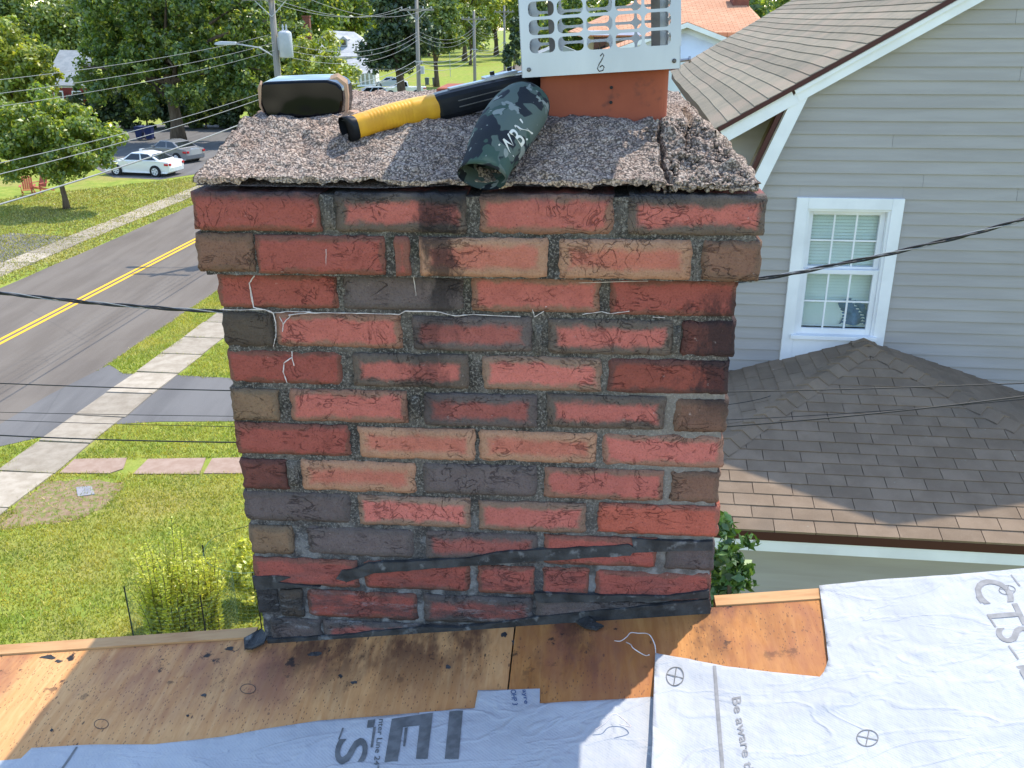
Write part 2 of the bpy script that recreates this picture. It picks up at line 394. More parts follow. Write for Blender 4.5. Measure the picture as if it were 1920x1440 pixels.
MAT['brick'] = brick_mat(); MAT['mortar'] = mortar_mat(); MAT['crown'] = crown_mat()
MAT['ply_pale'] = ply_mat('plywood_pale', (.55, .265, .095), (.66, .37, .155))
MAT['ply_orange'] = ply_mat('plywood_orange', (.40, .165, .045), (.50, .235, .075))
MAT['pine'] = basic('pine_board', (.50, .29, .13), .7, (.38, .19, .075), 40, stretch=(.08, 1, 1), bump=.2, bscale=90, bdist=.001)
MAT['sheet'] = sheet_mat(); MAT['camo'] = camo_mat()
MAT['ink'] = basic('grey_print_ink', (.10, .105, .105), .6, (.15, .155, .155), 60)
MAT['ink_pale'] = basic('pale_print_ink', (.17, .17, .17), .6, (.23, .23, .23), 60)
MAT['ink_blue'] = basic('blue_print_ink', (.06, .10, .20), .6)
MAT['tar'] = basic('roof_tar', (.022, .022, .022), .75, (.055, .056, .056), 24, bump=.9, bscale=70, bdist=.005, col3=(.15, .155, .155), scale3=38, thr3=(.58, .72))
MAT['lime'] = basic('lime_deposit', (.66, .63, .61), .9, (.50, .44, .42), 60)
MAT['terracotta'] = basic('terracotta_flue', (.33, .088, .045), .85, (.26, .066, .036), 7, col3=(.11, .045, .036), scale3=18, thr3=(.58, .74), bump=.25, bscale=60, bdist=.002)
MAT['steel'] = basic('stainless_steel', (.40, .42, .44), .40, (.33, .35, .37), 6, metal=1, bump=.12, bscale=14, bdist=.004, stretch=(1, 1, .3))
MAT['steel_dark'] = basic('dark_galvanised', (.20, .19, .18), .55, (.12, .11, .10), 12, metal=.7)
MAT['gloss_black'] = basic('glossy_black_film', (.004, .0045, .006), .08, spec=.2, bump=.3, bscale=14, bdist=.01, bdet=1)
MAT['kraft'] = basic('kraft_board', (.40, .26, .17), .8, (.33, .20, .13), 30)
MAT['yellow'] = basic('yellow_rubber', (.72, .36, .018), .5, (.62, .29, .015), 30, bump=.1, bscale=120, bdist=.001, spec=.4)
MAT['black_plastic'] = basic('black_plastic', (.008, .009, .011), .38, (.012, .013, .016), 40, spec=.18)
MAT['black_matt'] = basic('black_rubber', (.016, .016, .017), .7)
MAT['white_text'] = basic('cream_print', (.62, .60, .53), .7)
MAT['siding'] = (lambda g: g.fin(objvar(g, g.mix(g.step(g.noise(g.coord('Object', (.3, 1, 3)), 4, 5), .4, .65), (.325, .305, .290), (.355, .335, .320)), .035), .55, g.bump(g.noise(g.coord('Object', (.15, 1, 1)), 60, 4), .12, .002), spec=.3))(NG('vinyl_siding'))
MAT['trim'] = basic('white_painted_trim', (.78, .79, .80), .45, (.70, .71, .72), 3, bump=.08, bscale=20)
MAT['drip'] = basic('maroon_drip_edge', (.06, .016, .014), .5)
MAT['roof_tan'] = shingle_mat('shingle_tan_grey', (.195, .172, .128), (.238, .202, .148), (.275, .215, .16), .12)
MAT['roof_brown'] = shingle_mat('shingle_brown', (.198, .145, .100), (.232, .172, .120), (.172, .132, .096), .08)
MAT['roof_grey'] = shingle_mat('shingle_light_grey', (.22, .24, .245), (.27, .285, .285), (.20, .21, .21), .05, .4)
def banded_roof(name, c1, c2, pitch, rot):
    g = NG(name); ob = g.coord('Object')
    wv = g.n('TexBrick'); g.l(g.coord('UV'), wv.inputs[0]); wv.inputs['Scale'].default_value = 1; wv.inputs['Brick Width'].default_value = .3; wv.inputs['Row Height'].default_value = pitch
    wv.inputs['Mortar Size'].default_value = .008; wv.inputs['Color1'].default_value = (*c1, 1); wv.inputs['Color2'].default_value = (*c2, 1)
    wv.inputs['Mortar'].default_value = (c1[0]*.45, c1[1]*.45, c1[2]*.45, 1)
    c = g.mix(g.step(g.noise(ob, .9, 4), .4, .7, 0, .35), wv.outputs['Color'], g.mix(1.0, wv.outputs['Color'], (.7, .68, .66), 'MULTIPLY'))
    return g.fin(c, .95, g.bump(wv.outputs['Fac'], .6, .02), spec=.1)
MAT['roof_orange'] = banded_roof('shingle_orange', (.52, .26, .15), (.60, .33, .20), .14, 0)
MAT['roof_pale'] = shingle_mat('shingle_pale_grey', (.36, .37, .37), (.43, .435, .435), (.31, .315, .315), .05, .4)
MAT['wall_pale'] = basic('pale_blue_siding', (.60, .64, .68), .7, (.55, .59, .63), 2)
MAT['wall_cream'] = basic('cream_siding', (.52, .44, .30), .7, (.47, .40, .27), 2)
MAT['wall_white'] = basic('white_siding', (.66, .67, .68), .7, (.60, .61, .62), 2)
MAT['wall_red'] = basic('red_clapboard', (.24, .035, .03), .7, (.19, .028, .025), 3)
MAT['lawn'] = lawn_mat()
MAT['grass'] = leaf_mat('grass_blades', (.24, .30, .035), (.40, .38, .062), .4, (.58, .48, .17))
MAT['grass_dry'] = leaf_mat('dry_grass_blades', (.26, .27, .05), (.36, .33, .08), .35, (.46, .38, .14))
MAT['asphalt'] = asphalt_mat('road_asphalt', (.128, .106, .084), (.158, .134, .108))
MAT['asphalt_drive'] = asphalt_mat('driveway_asphalt', (.115, .110, .105), (.145, .139, .132))
MAT['concrete'] = (lambda g: g.fin(objvar(g, g.mix(g.step(g.noise(g.coord('Object'), 3, 6, .7), .35, .65), (.29, .245, .185), (.37, .32, .25)), .18), .95, g.bump(g.noise(g.coord('Object'), 60, 5, .7), .5, .004), spec=.1))(NG('sidewalk_concrete'))
MAT['slab_pink'] = (lambda g: g.fin(objvar(g, g.mix(g.step(g.noise(g.coord('Object'), 4, 6, .7), .35, .65), (.31, .215, .16), (.37, .27, .21)), .08), .95, spec=.1))(NG('walkway_slab_stone'))
MAT['paint_yellow'] = basic('yellow_road_paint', (.80, .43, .015), .7, (.70, .38, .02), 6, col3=(.25, .2, .12), scale3=14, thr3=(.66, .74))
MAT['soil'] = basic('dry_soil', (.22, .145, .085), .95, (.29, .205, .13), 5, col3=(.17, .18, .05), scale3=9, thr3=(.46, .58), bump=.8, bscale=30, bdist=.02)
MAT['bark'] = basic('tree_bark', (.09, .065, .045), .95, (.14, .105, .075), 8, stretch=(1, 1, .2), bump=.8, bscale=14, bdist=.03)
MAT['pole'] = basic('weathered_pole_wood', (.20, .185, .165), .9, (.27, .25, .22), 10, stretch=(1, 1, .05), bump=.4, bscale=30, bdist=.006)
MAT['galv'] = basic('grey_painted_steel', (.42, .44, .46), .5, (.36, .38, .40), 3)
MAT['wire_pale'] = basic('weathered_aluminium_wire', (.25, .255, .255), .65, metal=.1)
MAT['wire_dark'] = basic('black_insulated_wire', (.018, .018, .02), .5)
MAT['glass'] = glass_mat('window_glass'); MAT['dark_room'] = basic('unlit_room', (.10, .10, .10), .9)
MAT['blind'] = basic('white_blind', (.82, .83, .82), .6); MAT['blue_cloth'] = basic('blue_cloth', (.045, .11, .27), .8, (.08, .17, .36), 18)
MAT['car_white'] = basic('white_car_paint', (.78, .79, .80), .25, coat=.6); MAT['car_grey'] = basic('grey_car_paint', (.20, .20, .20), .25, coat=.6)
MAT['car_blue'] = basic('silver_blue_car_paint', (.42, .48, .56), .25, coat=.6); MAT['car_silver'] = basic('silver_car_paint', (.60, .61, .62), .25, coat=.6)
MAT['car_glass'] = basic('dark_car_glass', (.015, .018, .02), .06, spec=.8); MAT['tyre'] = basic('tyre_rubber', (.02, .02, .02), .8)
MAT['alloy'] = basic('alloy_rim', (.62, .63, .64), .4); MAT['red_lens'] = basic('red_lamp_lens', (.45, .02, .025), .2)
MAT['clear_lens'] = basic('clear_lamp_lens', (.75, .77, .78), .15)
MAT['bin'] = basic('grey_plastic_bin', (.12, .14, .16), .5); MAT['bin_blue'] = basic('blue_plastic_bin_shaded', (.008, .018, .085), .6)  # blue bin colour is darkened to carry the shade around it
MAT['red_chair'] = basic('red_painted_wood', (.42, .10, .06), .6)
MAT['net'] = basic('green_wire_net', (.10, .17, .10), .6)
MAT['brick_far'] = basic('far_red_brick', (.24, .09, .06), .9, (.17, .06, .045), 6)
MAT['leaf_street'] = leaf_mat('leaves_street_tree', (.15, .24, .04), (.22, .30, .045), .55, (.34, .33, .07))
MAT['leaf_dark'] = leaf_mat('leaves_dark_tree', (.10, .18, .045), (.16, .23, .045), .55, (.38, .40, .07))  # bright third tone puts sunlit highlights into the colour of some leaves
MAT['leaf_mid'] = leaf_mat('leaves_mid_green', (.115, .185, .04), (.175, .24, .05), .45, (.28, .30, .07))
MAT['leaf_lime'] = leaf_mat('leaves_lime', (.21, .30, .04), (.30, .34, .06), .5, (.42, .40, .09))
MAT['leaf_ever'] = leaf_mat('leaves_evergreen', (.040, .075, .036), (.062, .10, .042), .3, (.12, .16, .06))
MAT['leaf_shrub'] = leaf_mat('leaves_yellow_shrub', (.42, .48, .07), (.54, .56, .10), .5, (.72, .66, .18))
MAT['leaf_vine'] = leaf_mat('leaves_vine', (.045, .11, .025), (.075, .15, .035), .35, (.16, .24, .06))
MAT['twig'] = basic('green_brown_twig', (.10, .085, .04), .9)

# ================================================================== ground and street
YAW = rad(6.8)
SF = frame((0, 0, 0), -YAW)                       # street frame: x = across the street (q), y = along it (s)
SFI = np.linalg.inv(SF)
def qs(p): return fpt(SFI, p)
def rect(q0, s0, q1, s1, z): return [(q0, s0, z), (q1, s0, z), (q1, s1, z), (q0, s1, z)]
def struct(name, mb, mat, fr=None, label=None, smooth=False):
    o = mb.build(name, mat, None, fr, smooth); o['kind'] = 'structure'
    if label: o['label'] = label
    return o

g = MB(); N = 24
for i in range(N + 1):
    for j in range(N + 1):
        g.V.append((-420 + 840 * i / N, -120 + 840 * j / N, 0.0))
g.n = len(g.V); g.F = [(i*(N+1)+j, (i+1)*(N+1)+j, (i+1)*(N+1)+j+1, i*(N+1)+j+1) for i in range(N) for j in range(N)]
struct('ground', g, MAT['lawn'], label='green lawn with dry yellow patches around the houses')

ROAD_N, ROAD_F, YEL = -14.45, -22.6, -18.8
def edge_strip(q0, q1, s0, s1, n, wob, z):
    V = []
    for i in range(n + 1):
        s = s0 + (s1 - s0) * i / n
        V += [(q0 + wob * noise.noise((s * .9, q0, 1)), s, z), (q1 + wob * noise.noise((s * .9, q1, 2)), s, z)]
    return MB().add(V, [(2*i, 2*i+1, 2*i+3, 2*i+2) for i in range(n)])
struct('road', edge_strip(ROAD_F, ROAD_N, -60, 420, 600, .10, .008), MAT['asphalt'], SF, 'grey two lane asphalt road with double yellow line')
for k, dq in enumerate((-.19, .06)):
    o = edge_strip(YEL + dq, YEL + dq + .13, -60, 420, 200, .012, .012).build('centre_line', MAT['paint_yellow'], bpy.data.objects['road'], SF)
# far driveway and near driveway
def px_poly(pts, z): return [(*ground(x, y)[:2], z) for x, y in pts]
struct('driveway', MB().add(px_poly([(-120, 470), (20, 437), (95, 441), (148, 447), (60, 497), (-120, 525)], .010), [(0, 1, 2, 3, 4, 5)]), MAT['asphalt_drive'], label='dark asphalt driveway across the street at the left edge')
struct('driveway', MB().add(px_poly([(205, 684), (232, 701), (300, 702), (560, 716), (560, 790), (300, 791), (215, 796), (130, 808), (-10, 840), (-60, 832), (90, 742)], .010), [tuple(range(11))]), MAT['asphalt_drive'], label='grey asphalt driveway crossing the near sidewalk')

struct('parking_shade_pad', MB().add(px_poly([(150, 300), (212, 333), (300, 337), (372, 326), (400, 316), (560, 300), (560, 234), (190, 234)], .010), [tuple(range(8))]), MAT['asphalt_drive'], label='asphalt parking pad under the white and grey sedans, stretched as dark ground for tree shade')  # dark pad reaches past the cars to stand in for tree shade
sw = bpy.data.objects.new('sidewalk', None); COL.objects.link(sw); WORLD[sw] = I4
tag(sw, 'near concrete sidewalk of pale slabs beside the road', kind='structure')
def slab(mb, q0, q1, s0, s1, z, j=.03):
    jj = lambda: random.uniform(-j, j)
    P = [(q0+jj(), s0+jj()*.4), (q1+jj(), s0+jj()*.4), (q1+jj(), s1+jj()*.4), (q0+jj(), s1+jj()*.4)]
    zz = [z + random.uniform(0, .025) for _ in range(4)]
    return mb.add([(P[i][0], P[i][1], -.02) for i in range(4)] + [(P[i][0], P[i][1], zz[i]) for i in range(4)],
                  [(3,2,1,0),(4,5,6,7),(0,1,5,4),(1,2,6,5),(2,3,7,6),(3,0,4,7)])
s = 9.0
while s < 62:
    slab(MB(), -13.32, -12.05, s, s + 1.47, .022).build('sidewalk_slab', MAT['concrete'], sw, SF); s += 1.52
sw2 = bpy.data.objects.new('sidewalk', None); COL.objects.link(sw2); WORLD[sw2] = I4
tag(sw2, 'far concrete sidewalk across the road', kind='structure')
s = 28.0
while s < 110:
    slab(MB(), -24.9, -23.65, s, s + 1.47, .018).build('sidewalk_slab', MAT['concrete'], sw2, SF); s += 1.52
# garden walk of pinkish slabs
wk = bpy.data.objects.new('garden_walk', None); COL.objects.link(wk); WORLD[wk] = I4
tag(wk, 'line of pinkish walkway slabs leading off the near sidewalk', kind='structure')
for pts in ([(112, 888), (140, 862), (238, 860), (231, 880), (205, 889)], [(250, 890), (278, 862), (386, 860), (374, 890)], [(382, 889), (398, 861), (470, 858), (462, 889)], [(480, 889), (490, 858), (600, 856), (596, 889)]):
    MB().prism(px_poly(pts, -.02), (0, 0, .045)).build('walkway_slab', MAT['slab_pink'], wk)
def blob(pts, z, n=5, amp=.12):
    P = px_poly(pts, z); out = []
    for i in range(len(P)):
        a, b = np.array(P[i]), np.array(P[(i+1) % len(P)])
        for k in range(n):
            p = a + (b - a) * k / n; out.append((p[0] + amp * noise.noise((p[0]*3, p[1]*3, 3)), p[1] + amp * noise.noise((p[0]*3, p[1]*3, 8)), z))
    return MB().add(out, [tuple(range(len(out)))])
dp = blob([(-30, 1000), (40, 940), (80, 908), (150, 898), (232, 905), (222, 930), (180, 962), (130, 978), (60, 985)], .006)
tag(dp.build('bare_soil', MAT['soil']), 'patch of bare dry soil in the lawn by the sidewalk', kind='structure')
tag(MB().prism(px_poly([(143, 915), (172, 912), (178, 928), (146, 932)], 0), (0, 0, .02)).build('utility_cover', basic('grey_cover_plate', (.22, .22, .24), .7, (.28, .27, .27), 8)), 'small grey metal cover lying in the bare soil patch', 'cover')
SOIL = [(p[0], p[1]) for p in px_poly([(0, 985), (75, 908), (150, 898), (232, 905), (180, 962), (60, 985)], 0)]

# grass: short blades where the lawn is near enough to see them
def inside(poly, X, Y):
    r = np.zeros(len(X), bool)
    for i in range(len(poly)):
        (x0, y0), (x1, y1) = poly[i], poly[i-1]
        c = ((y0 > Y) != (y1 > Y)) & (X < (x1-x0) * (Y-y0) / (y1-y0+1e-12) + x0); r ^= c
    return r
def blades(name, label, n, poly, hmin, hmax, wd, excl=(), mat='grass'):
    P = np.array(poly); lo, hi = P.min(0), P.max(0)
    X = RNG.uniform(lo[0], hi[0], n); Y = RNG.uniform(lo[1], hi[1], n); k = inside(poly, X, Y)
    nzz = np.array([noise.noise((x*2.2, y*2.2, 0)) for x, y in zip(X, Y)]) * .24 + RNG.normal(0, .05, n)
    for q_, e in enumerate(excl): k &= ~(inside(e, X + nzz * (1 if q_ == 0 else .4), Y + nzz * (1 if q_ == 0 else .4)) & (RNG.random(n) > (.16 if q_ == 0 else 0)))
    Q = X * math.cos(YAW) - Y * math.sin(YAW); S_ = X * math.sin(YAW) + Y * math.cos(YAW)
    k &= ~((Q > -13.32 + nzz) & (Q < -12.02 + nzz) & (((S_ - 9) % 1.52 > .03))); k &= ~((Q > ROAD_F) & (Q < ROAD_N))
    X, Y = X[k], Y[k]; n = len(X)
    th = RNG.uniform(0, 2*np.pi, n); h = RNG.uniform(hmin, hmax, n); ln = RNG.uniform(.2, 1.0, n) * h; la = RNG.uniform(0, 2*np.pi, n)
    dx, dy = np.cos(th) * wd, np.sin(th) * wd
    V = np.stack([np.stack([X-dx, Y-dy, np.zeros(n)], 1), np.stack([X+dx, Y+dy, np.zeros(n)], 1), np.stack([X+np.cos(la)*ln, Y+np.sin(la)*ln, h], 1)], 1).reshape(-1, 3)
    me = raw_mesh(name, V, np.arange(3*n).reshape(-1, 3))
    tag(link_mesh(name, me, MAT[mat]), label, 'grass', kind='stuff')
DRV = [(p[0], p[1]) for p in px_poly([(205, 684), (232, 701), (560, 716), (560, 790), (215, 796), (-10, 840), (-60, 832), (90, 742)], 0)]
WLK = [(p[0], p[1]) for p in px_poly([(112, 888), (140, 862), (600, 858), (600, 889)], 0)]
blades('lawn_grass', 'mown green grass of the front lawn beside the sidewalk', 230000, [tuple(ground(*p)[:2]) for p in [(-40, 1300), (600, 1300), (600, 560), (380, 520), (-40, 860)]], .03, .085, .010, (SOIL, DRV, WLK))
blades('lawn_grass', 'patchy grass of the lawn across the street', 60000, [tuple(ground(*p)[:2]) for p in [(-60, 560), (380, 395), (380, 330), (-60, 380)]], .04, .10, .03, (), 'grass_dry')

# ================================================================== trees
def leaf_cloud(centers, radii, n, size, elong=1.6, clump=.5, nclump=60, shell=.55, flat=.0):
    """leaf quads gathered in clumps spread through ellipsoids"""
    Vs = []
    tot = sum(r[0]*r[1]*r[2] for r in radii)
    for c, r in zip(centers, radii):
        frac = r[0]*r[1]*r[2] / tot; m = max(6, int(nclump * frac)); nn = int(n * frac)
        d = RNG.normal(size=(m, 3)); d /= np.linalg.norm(d, axis=1)[:, None]
        rr = shell + (1 - shell) * RNG.random(m) ** .7
        cc = np.array(c) + d * rr[:, None] * np.array(r)
        cs = RNG.uniform(.5, 1.25, m) * clump
        k = RNG.integers(0, m, nn)
        e = RNG.normal(size=(nn, 3)); e /= np.linalg.norm(e, axis=1)[:, None]
        p = cc[k] + e * (cs[k] * RNG.random(nn) ** .45)[:, None] * np.array([1, 1, .8])
        out = e * .7 + RNG.normal(size=(nn, 3)) * .6; out[:, 2] += .35
        out /= np.linalg.norm(out, axis=1)[:, None]
        a = np.cross(out, RNG.normal(size=(nn, 3))); a /= np.linalg.norm(a, axis=1)[:, None]; b = np.cross(out, a)
        s_ = size * RNG.uniform(.6, 1.3, nn)[:, None]
        Vs.append(np.stack([p - a*s_*.5*elong, p - b*s_*.42 + out*s_*.12, p + a*s_*.5*elong, p + b*s_*.42 + out*s_*.12], 1).reshape(-1, 3))
    return np.concatenate(Vs)
def add_crown(parent, V, mat, name='crown'):
    me = raw_mesh(name, to_local(V, None, parent), np.arange(len(V)).reshape(-1, 4))
    return link_mesh(name, me, mat, parent)
def tree(name, label, base, trunk_r, trunk_h, blobs, n, size, mat, clump=.8, nclump=70, shell=.5, group=None, limbs=6, cat='tree'):
    t = thing(name, label, cat, (base[0], base[1], 0), 0, group)
    b = np.array([base[0], base[1], 0.0]); tb = MB()
    top = b + np.array([random.uniform(-.3, .3), random.uniform(-.3, .3), trunk_h])
    pts = [b + (top - b) * f + np.array([.06*math.sin(f*7), .06*math.cos(f*5), 0]) * trunk_h * .15 for f in np.linspace(0, 1, 6)]
    tb.tube(pts, [trunk_r * 1.35] + [trunk_r * (1 - .5 * f) for f in np.linspace(.2, 1, 5)], 8)
    C_ = [b + np.array(c) for c, r in blobs]
    for i in range(limbs):
        j = i % len(blobs); d = np.array([random.uniform(-1, 1), random.uniform(-1, 1), random.uniform(-.2, .8)]) * np.array(blobs[j][1]) * .7
        s0 = pts[random.choice((2, 3, 4))]; e = C_[j] + d
        tb.tube([s0, (s0 + e) / 2 + np.array([0, 0, .3]), e], [trunk_r * .42, trunk_r * .25, trunk_r * .08], 5)
    tb.build('trunk', MAT['bark'], t, smooth=True)
    V = leaf_cloud(C_, [r for c, r in blobs], n, size, clump=clump, nclump=nclump, shell=shell)
    add_crown(t, V, mat); return t

# the maple on the lawn across the street
tb_ = ground(125, 392)
tree('street_tree', 'leafy green maple on the lawn across the street, dark shadow at its foot', tb_, .16, 3.0,
     [((-.2, 0, 3.9), (2.5, 2.5, 1.7)), ((-1.6, .3, 3.9), (2.2, 2.2, 1.6)), ((1.5, -.3, 3.3), (2.1, 2.0, 1.25)), ((-.7, .2, 5.0), (1.5, 1.4, .9)), ((.4, -.6, 2.5), (2.6, 1.8, .8)), ((-2.4, 0, 2.8), (1.6, 1.8, 1.2))],
     30000, .15, MAT['leaf_street'], clump=.62, nclump=150, shell=.45, limbs=12)
# dark many-stemmed tree behind the white sedan
bt = ground(335, 266)
tree('large_tree', 'huge dark green tree behind the white sedan, trunk in shade', bt, .55, 7.5,
     [((-3.2, 1, 9.5), (3.2, 3.2, 5.6)), ((.4, 0, 10.5), (3.4, 3.4, 6.5)), ((4.0, .5, 10.0), (3.4, 3.2, 6.0)), ((-5.3, 2, 7.8), (2.2, 2.5, 4.0)), ((6.6, 1.0, 8.2), (2.3, 2.4, 4.6)), ((1.5, -2, 5.2), (5.2, 2.0, 2.6)), ((-4.5, -.5, 4.6), (3.2, 2.0, 2.6)), ((6.5, -.5, 4.8), (3.0, 2.0, 2.8))],
     60000, .24, MAT['leaf_dark'], clump=.85, nclump=420, shell=.55, limbs=16)
def far_tree(px, depth, z0, z1, halfw, mat, label, n=7000, size=.42, trunk=True, name='broadleaf_tree', grp='trees behind the street', seed=None, th=None):
    p = at_depth(px, 60, depth); h = z1 - z0; cz = (z0 + z1) / 2
    bl = [((0, 0, cz + h*.08), (halfw*.75, halfw*.75, h*.42)), ((-halfw*.45, .3, cz - h*.1), (halfw*.55, halfw*.6, h*.32)), ((halfw*.45, -.3, cz - h*.06), (halfw*.55, halfw*.6, h*.34)), ((0, -.8, cz - h*.25), (halfw*.7, halfw*.6, h*.22))]
    return tree(name, label, (p[0], p[1]), .18 + halfw*.04, z0 + h*.35, bl, n, size, mat, clump=halfw*.26, nclump=110, group=grp, limbs=7)
FT = [  # px, depth, z0, z1, half width, material, label, leaves, size
    (8, 72, 1.5, 9.8, 3.3, 'leaf_lime', 'yellow green tree at the left edge behind the maple', 14000, .26),
    (75, 112, 2, 15, 6.5, 'leaf_mid', 'mid green tree towering over the red house', 12000, .36),
    (185, 118, 2, 17, 6.0, 'leaf_mid', 'green tree right behind the red house roof', 12000, .36),
    (-10, 125, 2, 17, 7, 'leaf_dark', 'dark tree filling the top left corner', 9000, .42),
    (300, 130, 2, 19, 8, 'leaf_mid', 'tall tree behind the huge dark tree', 8000, .45),
    (420, 120, 2, 16, 6.5, 'leaf_lime', 'pale green tree behind the street lamp', 10000, .40),
    (500, 84, 1, 11.5, 4.2, 'leaf_mid', 'green tree behind the transformer pole', 12000, .30),
    (590, 70, .3, 8.2, 3.4, 'leaf_lime', 'bright yellow green tree right of the transformer pole', 16000, .22),
    (650, 165, 4, 20, 9, 'leaf_dark', 'dark tree behind the white house', 9000, .5),
    (560, 155, 4, 20, 8, 'leaf_dark', 'dark tree above the bright tree by the pole', 8000, .5),
    (815, 128, 3.5, 13, 4.5, 'leaf_mid', 'green tree right of the second pole', 9000, .40),
    (700, 190, 4, 22, 9, 'leaf_mid', 'far tree left of the second pole', 8000, .55),
    (870, 205, 4, 22, 9, 'leaf_lime', 'sunny far tree behind the third pole', 12000, .5),
    (800, 230, 4, 24, 10, 'leaf_lime', 'far bright tree between the second and third pole', 9000, .6),
    (930, 235, 4, 25, 10, 'leaf_lime', 'far bright tree behind the fourth pole', 9000, .6),
    (1010, 215, 4, 22, 9, 'leaf_mid', 'far tree seen through the left of the chimney cap', 8000, .55),
    (1100, 150, 2, 16, 7, 'leaf_dark', 'dark tree seen through the middle of the chimney cap', 8000, .5),
    (1200, 140, 2, 17, 8, 'leaf_dark', 'dark tree behind the orange roof, left half', 8000, .5),
    (1330, 110, 2, 17, 7, 'leaf_dark', 'dark tree behind the orange roof, right half', 9000, .42),
    (1440, 85, 2, 16, 6, 'leaf_dark', 'dark tree above the tan shingle roof', 12000, .32),
    (1560, 100, 2, 18, 8, 'leaf_dark', 'tree beyond the tan shingle roof ridge', 6000, .5),
]
for px_, dep, z0, z1, hw, mt, lb, n, sz in FT: far_tree(px_, dep, z0, z1, hw, MAT[mt], lb, n, sz)
for i, (px_, dep, hw, z1, mt, lb) in enumerate([(180, 83, 2.4, 4.2, 'leaf_ever', 'dark shaded shrub right beside the red house'), (228, 83, 2.2, 4.6, 'leaf_ever', 'dark shrub in the shade left of the big trunk'), (275, 83, 2.4, 5.0, 'leaf_dark', 'tall dark shrub behind the blue bins'),  # dark shrubs added as a shady mass hiding the bright lawn
     (330, 83, 2.6, 5.2, 'leaf_ever', 'dark shrub directly behind the big trunk'), (385, 83, 2.5, 5.0, 'leaf_dark', 'dark shrub right of the big trunk'), (435, 83, 2.5, 5.2, 'leaf_ever', 'dark shrub left of the black carton'), (490, 83, 2.4, 5.5, 'leaf_dark', 'dark shrub behind the black carton'), (60, 99, 2.6, 5.0, 'leaf_dark', 'dark shrub left of the red house'), (120, 88, 1.5, 2.4, 'leaf_mid', 'low shrub in front of the red house wall'), (545, 90, 2.4, 5, 'leaf_mid', 'green shrub just right of the transformer pole')]):
    p = at_depth(px_, 230, dep); t_ = thing('shade_fill_shrub', lb, 'shrub', (p[0], p[1], 0), 0, 'dark shrubs added to fill the shade across the street')
    MB().tube([(p[0], p[1], 0), (p[0]+.1, p[1], z1*.6)], [.09, .04], 5).build('stem', MAT['bark'], t_)
    add_crown(t_, leaf_cloud([(p[0], p[1], z1*.5), (p[0]-hw*.4, p[1], z1*.36), (p[0]+hw*.4, p[1], z1*.4)], [(hw*.8, hw*.7, z1*.5), (hw*.6, hw*.6, z1*.38), (hw*.6, hw*.6, z1*.4)], 4500, .26, clump=.5, nclump=70, shell=.5), MAT[mt], 'foliage')
# backdrop wood far off, one mass
V = []
cs, rs = [], []
for i in range(46):
    px_ = -500 + i * 60; p = at_depth(px_, 60, 260 + 25 * math.sin(i * 1.7)); cs.append((p[0], p[1], 11 + 3*math.sin(i*2.3))); rs.append((11, 7, 14 + 3*math.sin(i*1.1)))
V = leaf_cloud(cs, rs, 60000, .95, clump=2.4, nclump=1500, shell=.55)
me = raw_mesh('distant_wood', V, np.arange(len(V)).reshape(-1, 4))
tag(link_mesh('distant_wood', me, MAT['leaf_mid']), 'far off green wood closing the end of the street', 'wood', kind='stuff')
# evergreen with trunk by the second pole
ev = at_depth(752, 150, 104); evb = (ev[0], ev[1])
tree('evergreen_tree', 'dark evergreen with a low trunk in front of the parked pickup', evb, .55, 6.5,
     [((-.8, 0, 6.0), (3.6, 3.6, 2.6)), ((0, 0, 9.0), (3.4, 3.4, 4.0)), ((2.0, .2, 6.8), (3.2, 3.0, 2.6)), ((.2, .2, 12.0), (2.6, 2.6, 3.2))], 16000, .34, MAT['leaf_ever'], clump=1.0, nclump=130, limbs=8)
p = at_depth(962, 110, 92)
tree('narrow_tree', 'narrow dark tree right beside the chimney cap', (p[0], p[1]), .14, 4, [((0, 0, 4.6), (.9, 1, 3.2)), ((.3, 0, 7.0), (.7, .8, 2.2))], 5000, .22, MAT['leaf_ever'], clump=.35, nclump=60)
p = at_depth(882, 130, 190)
tree('lawn_tree', 'small tree on the far lawn below the third pole', (p[0], p[1]), .3, 4.0, [((0, 0, 8.0), (4.5, 4.5, 4.0))], 6000, .45, MAT['leaf_mid'], clump=1.1, nclump=60)

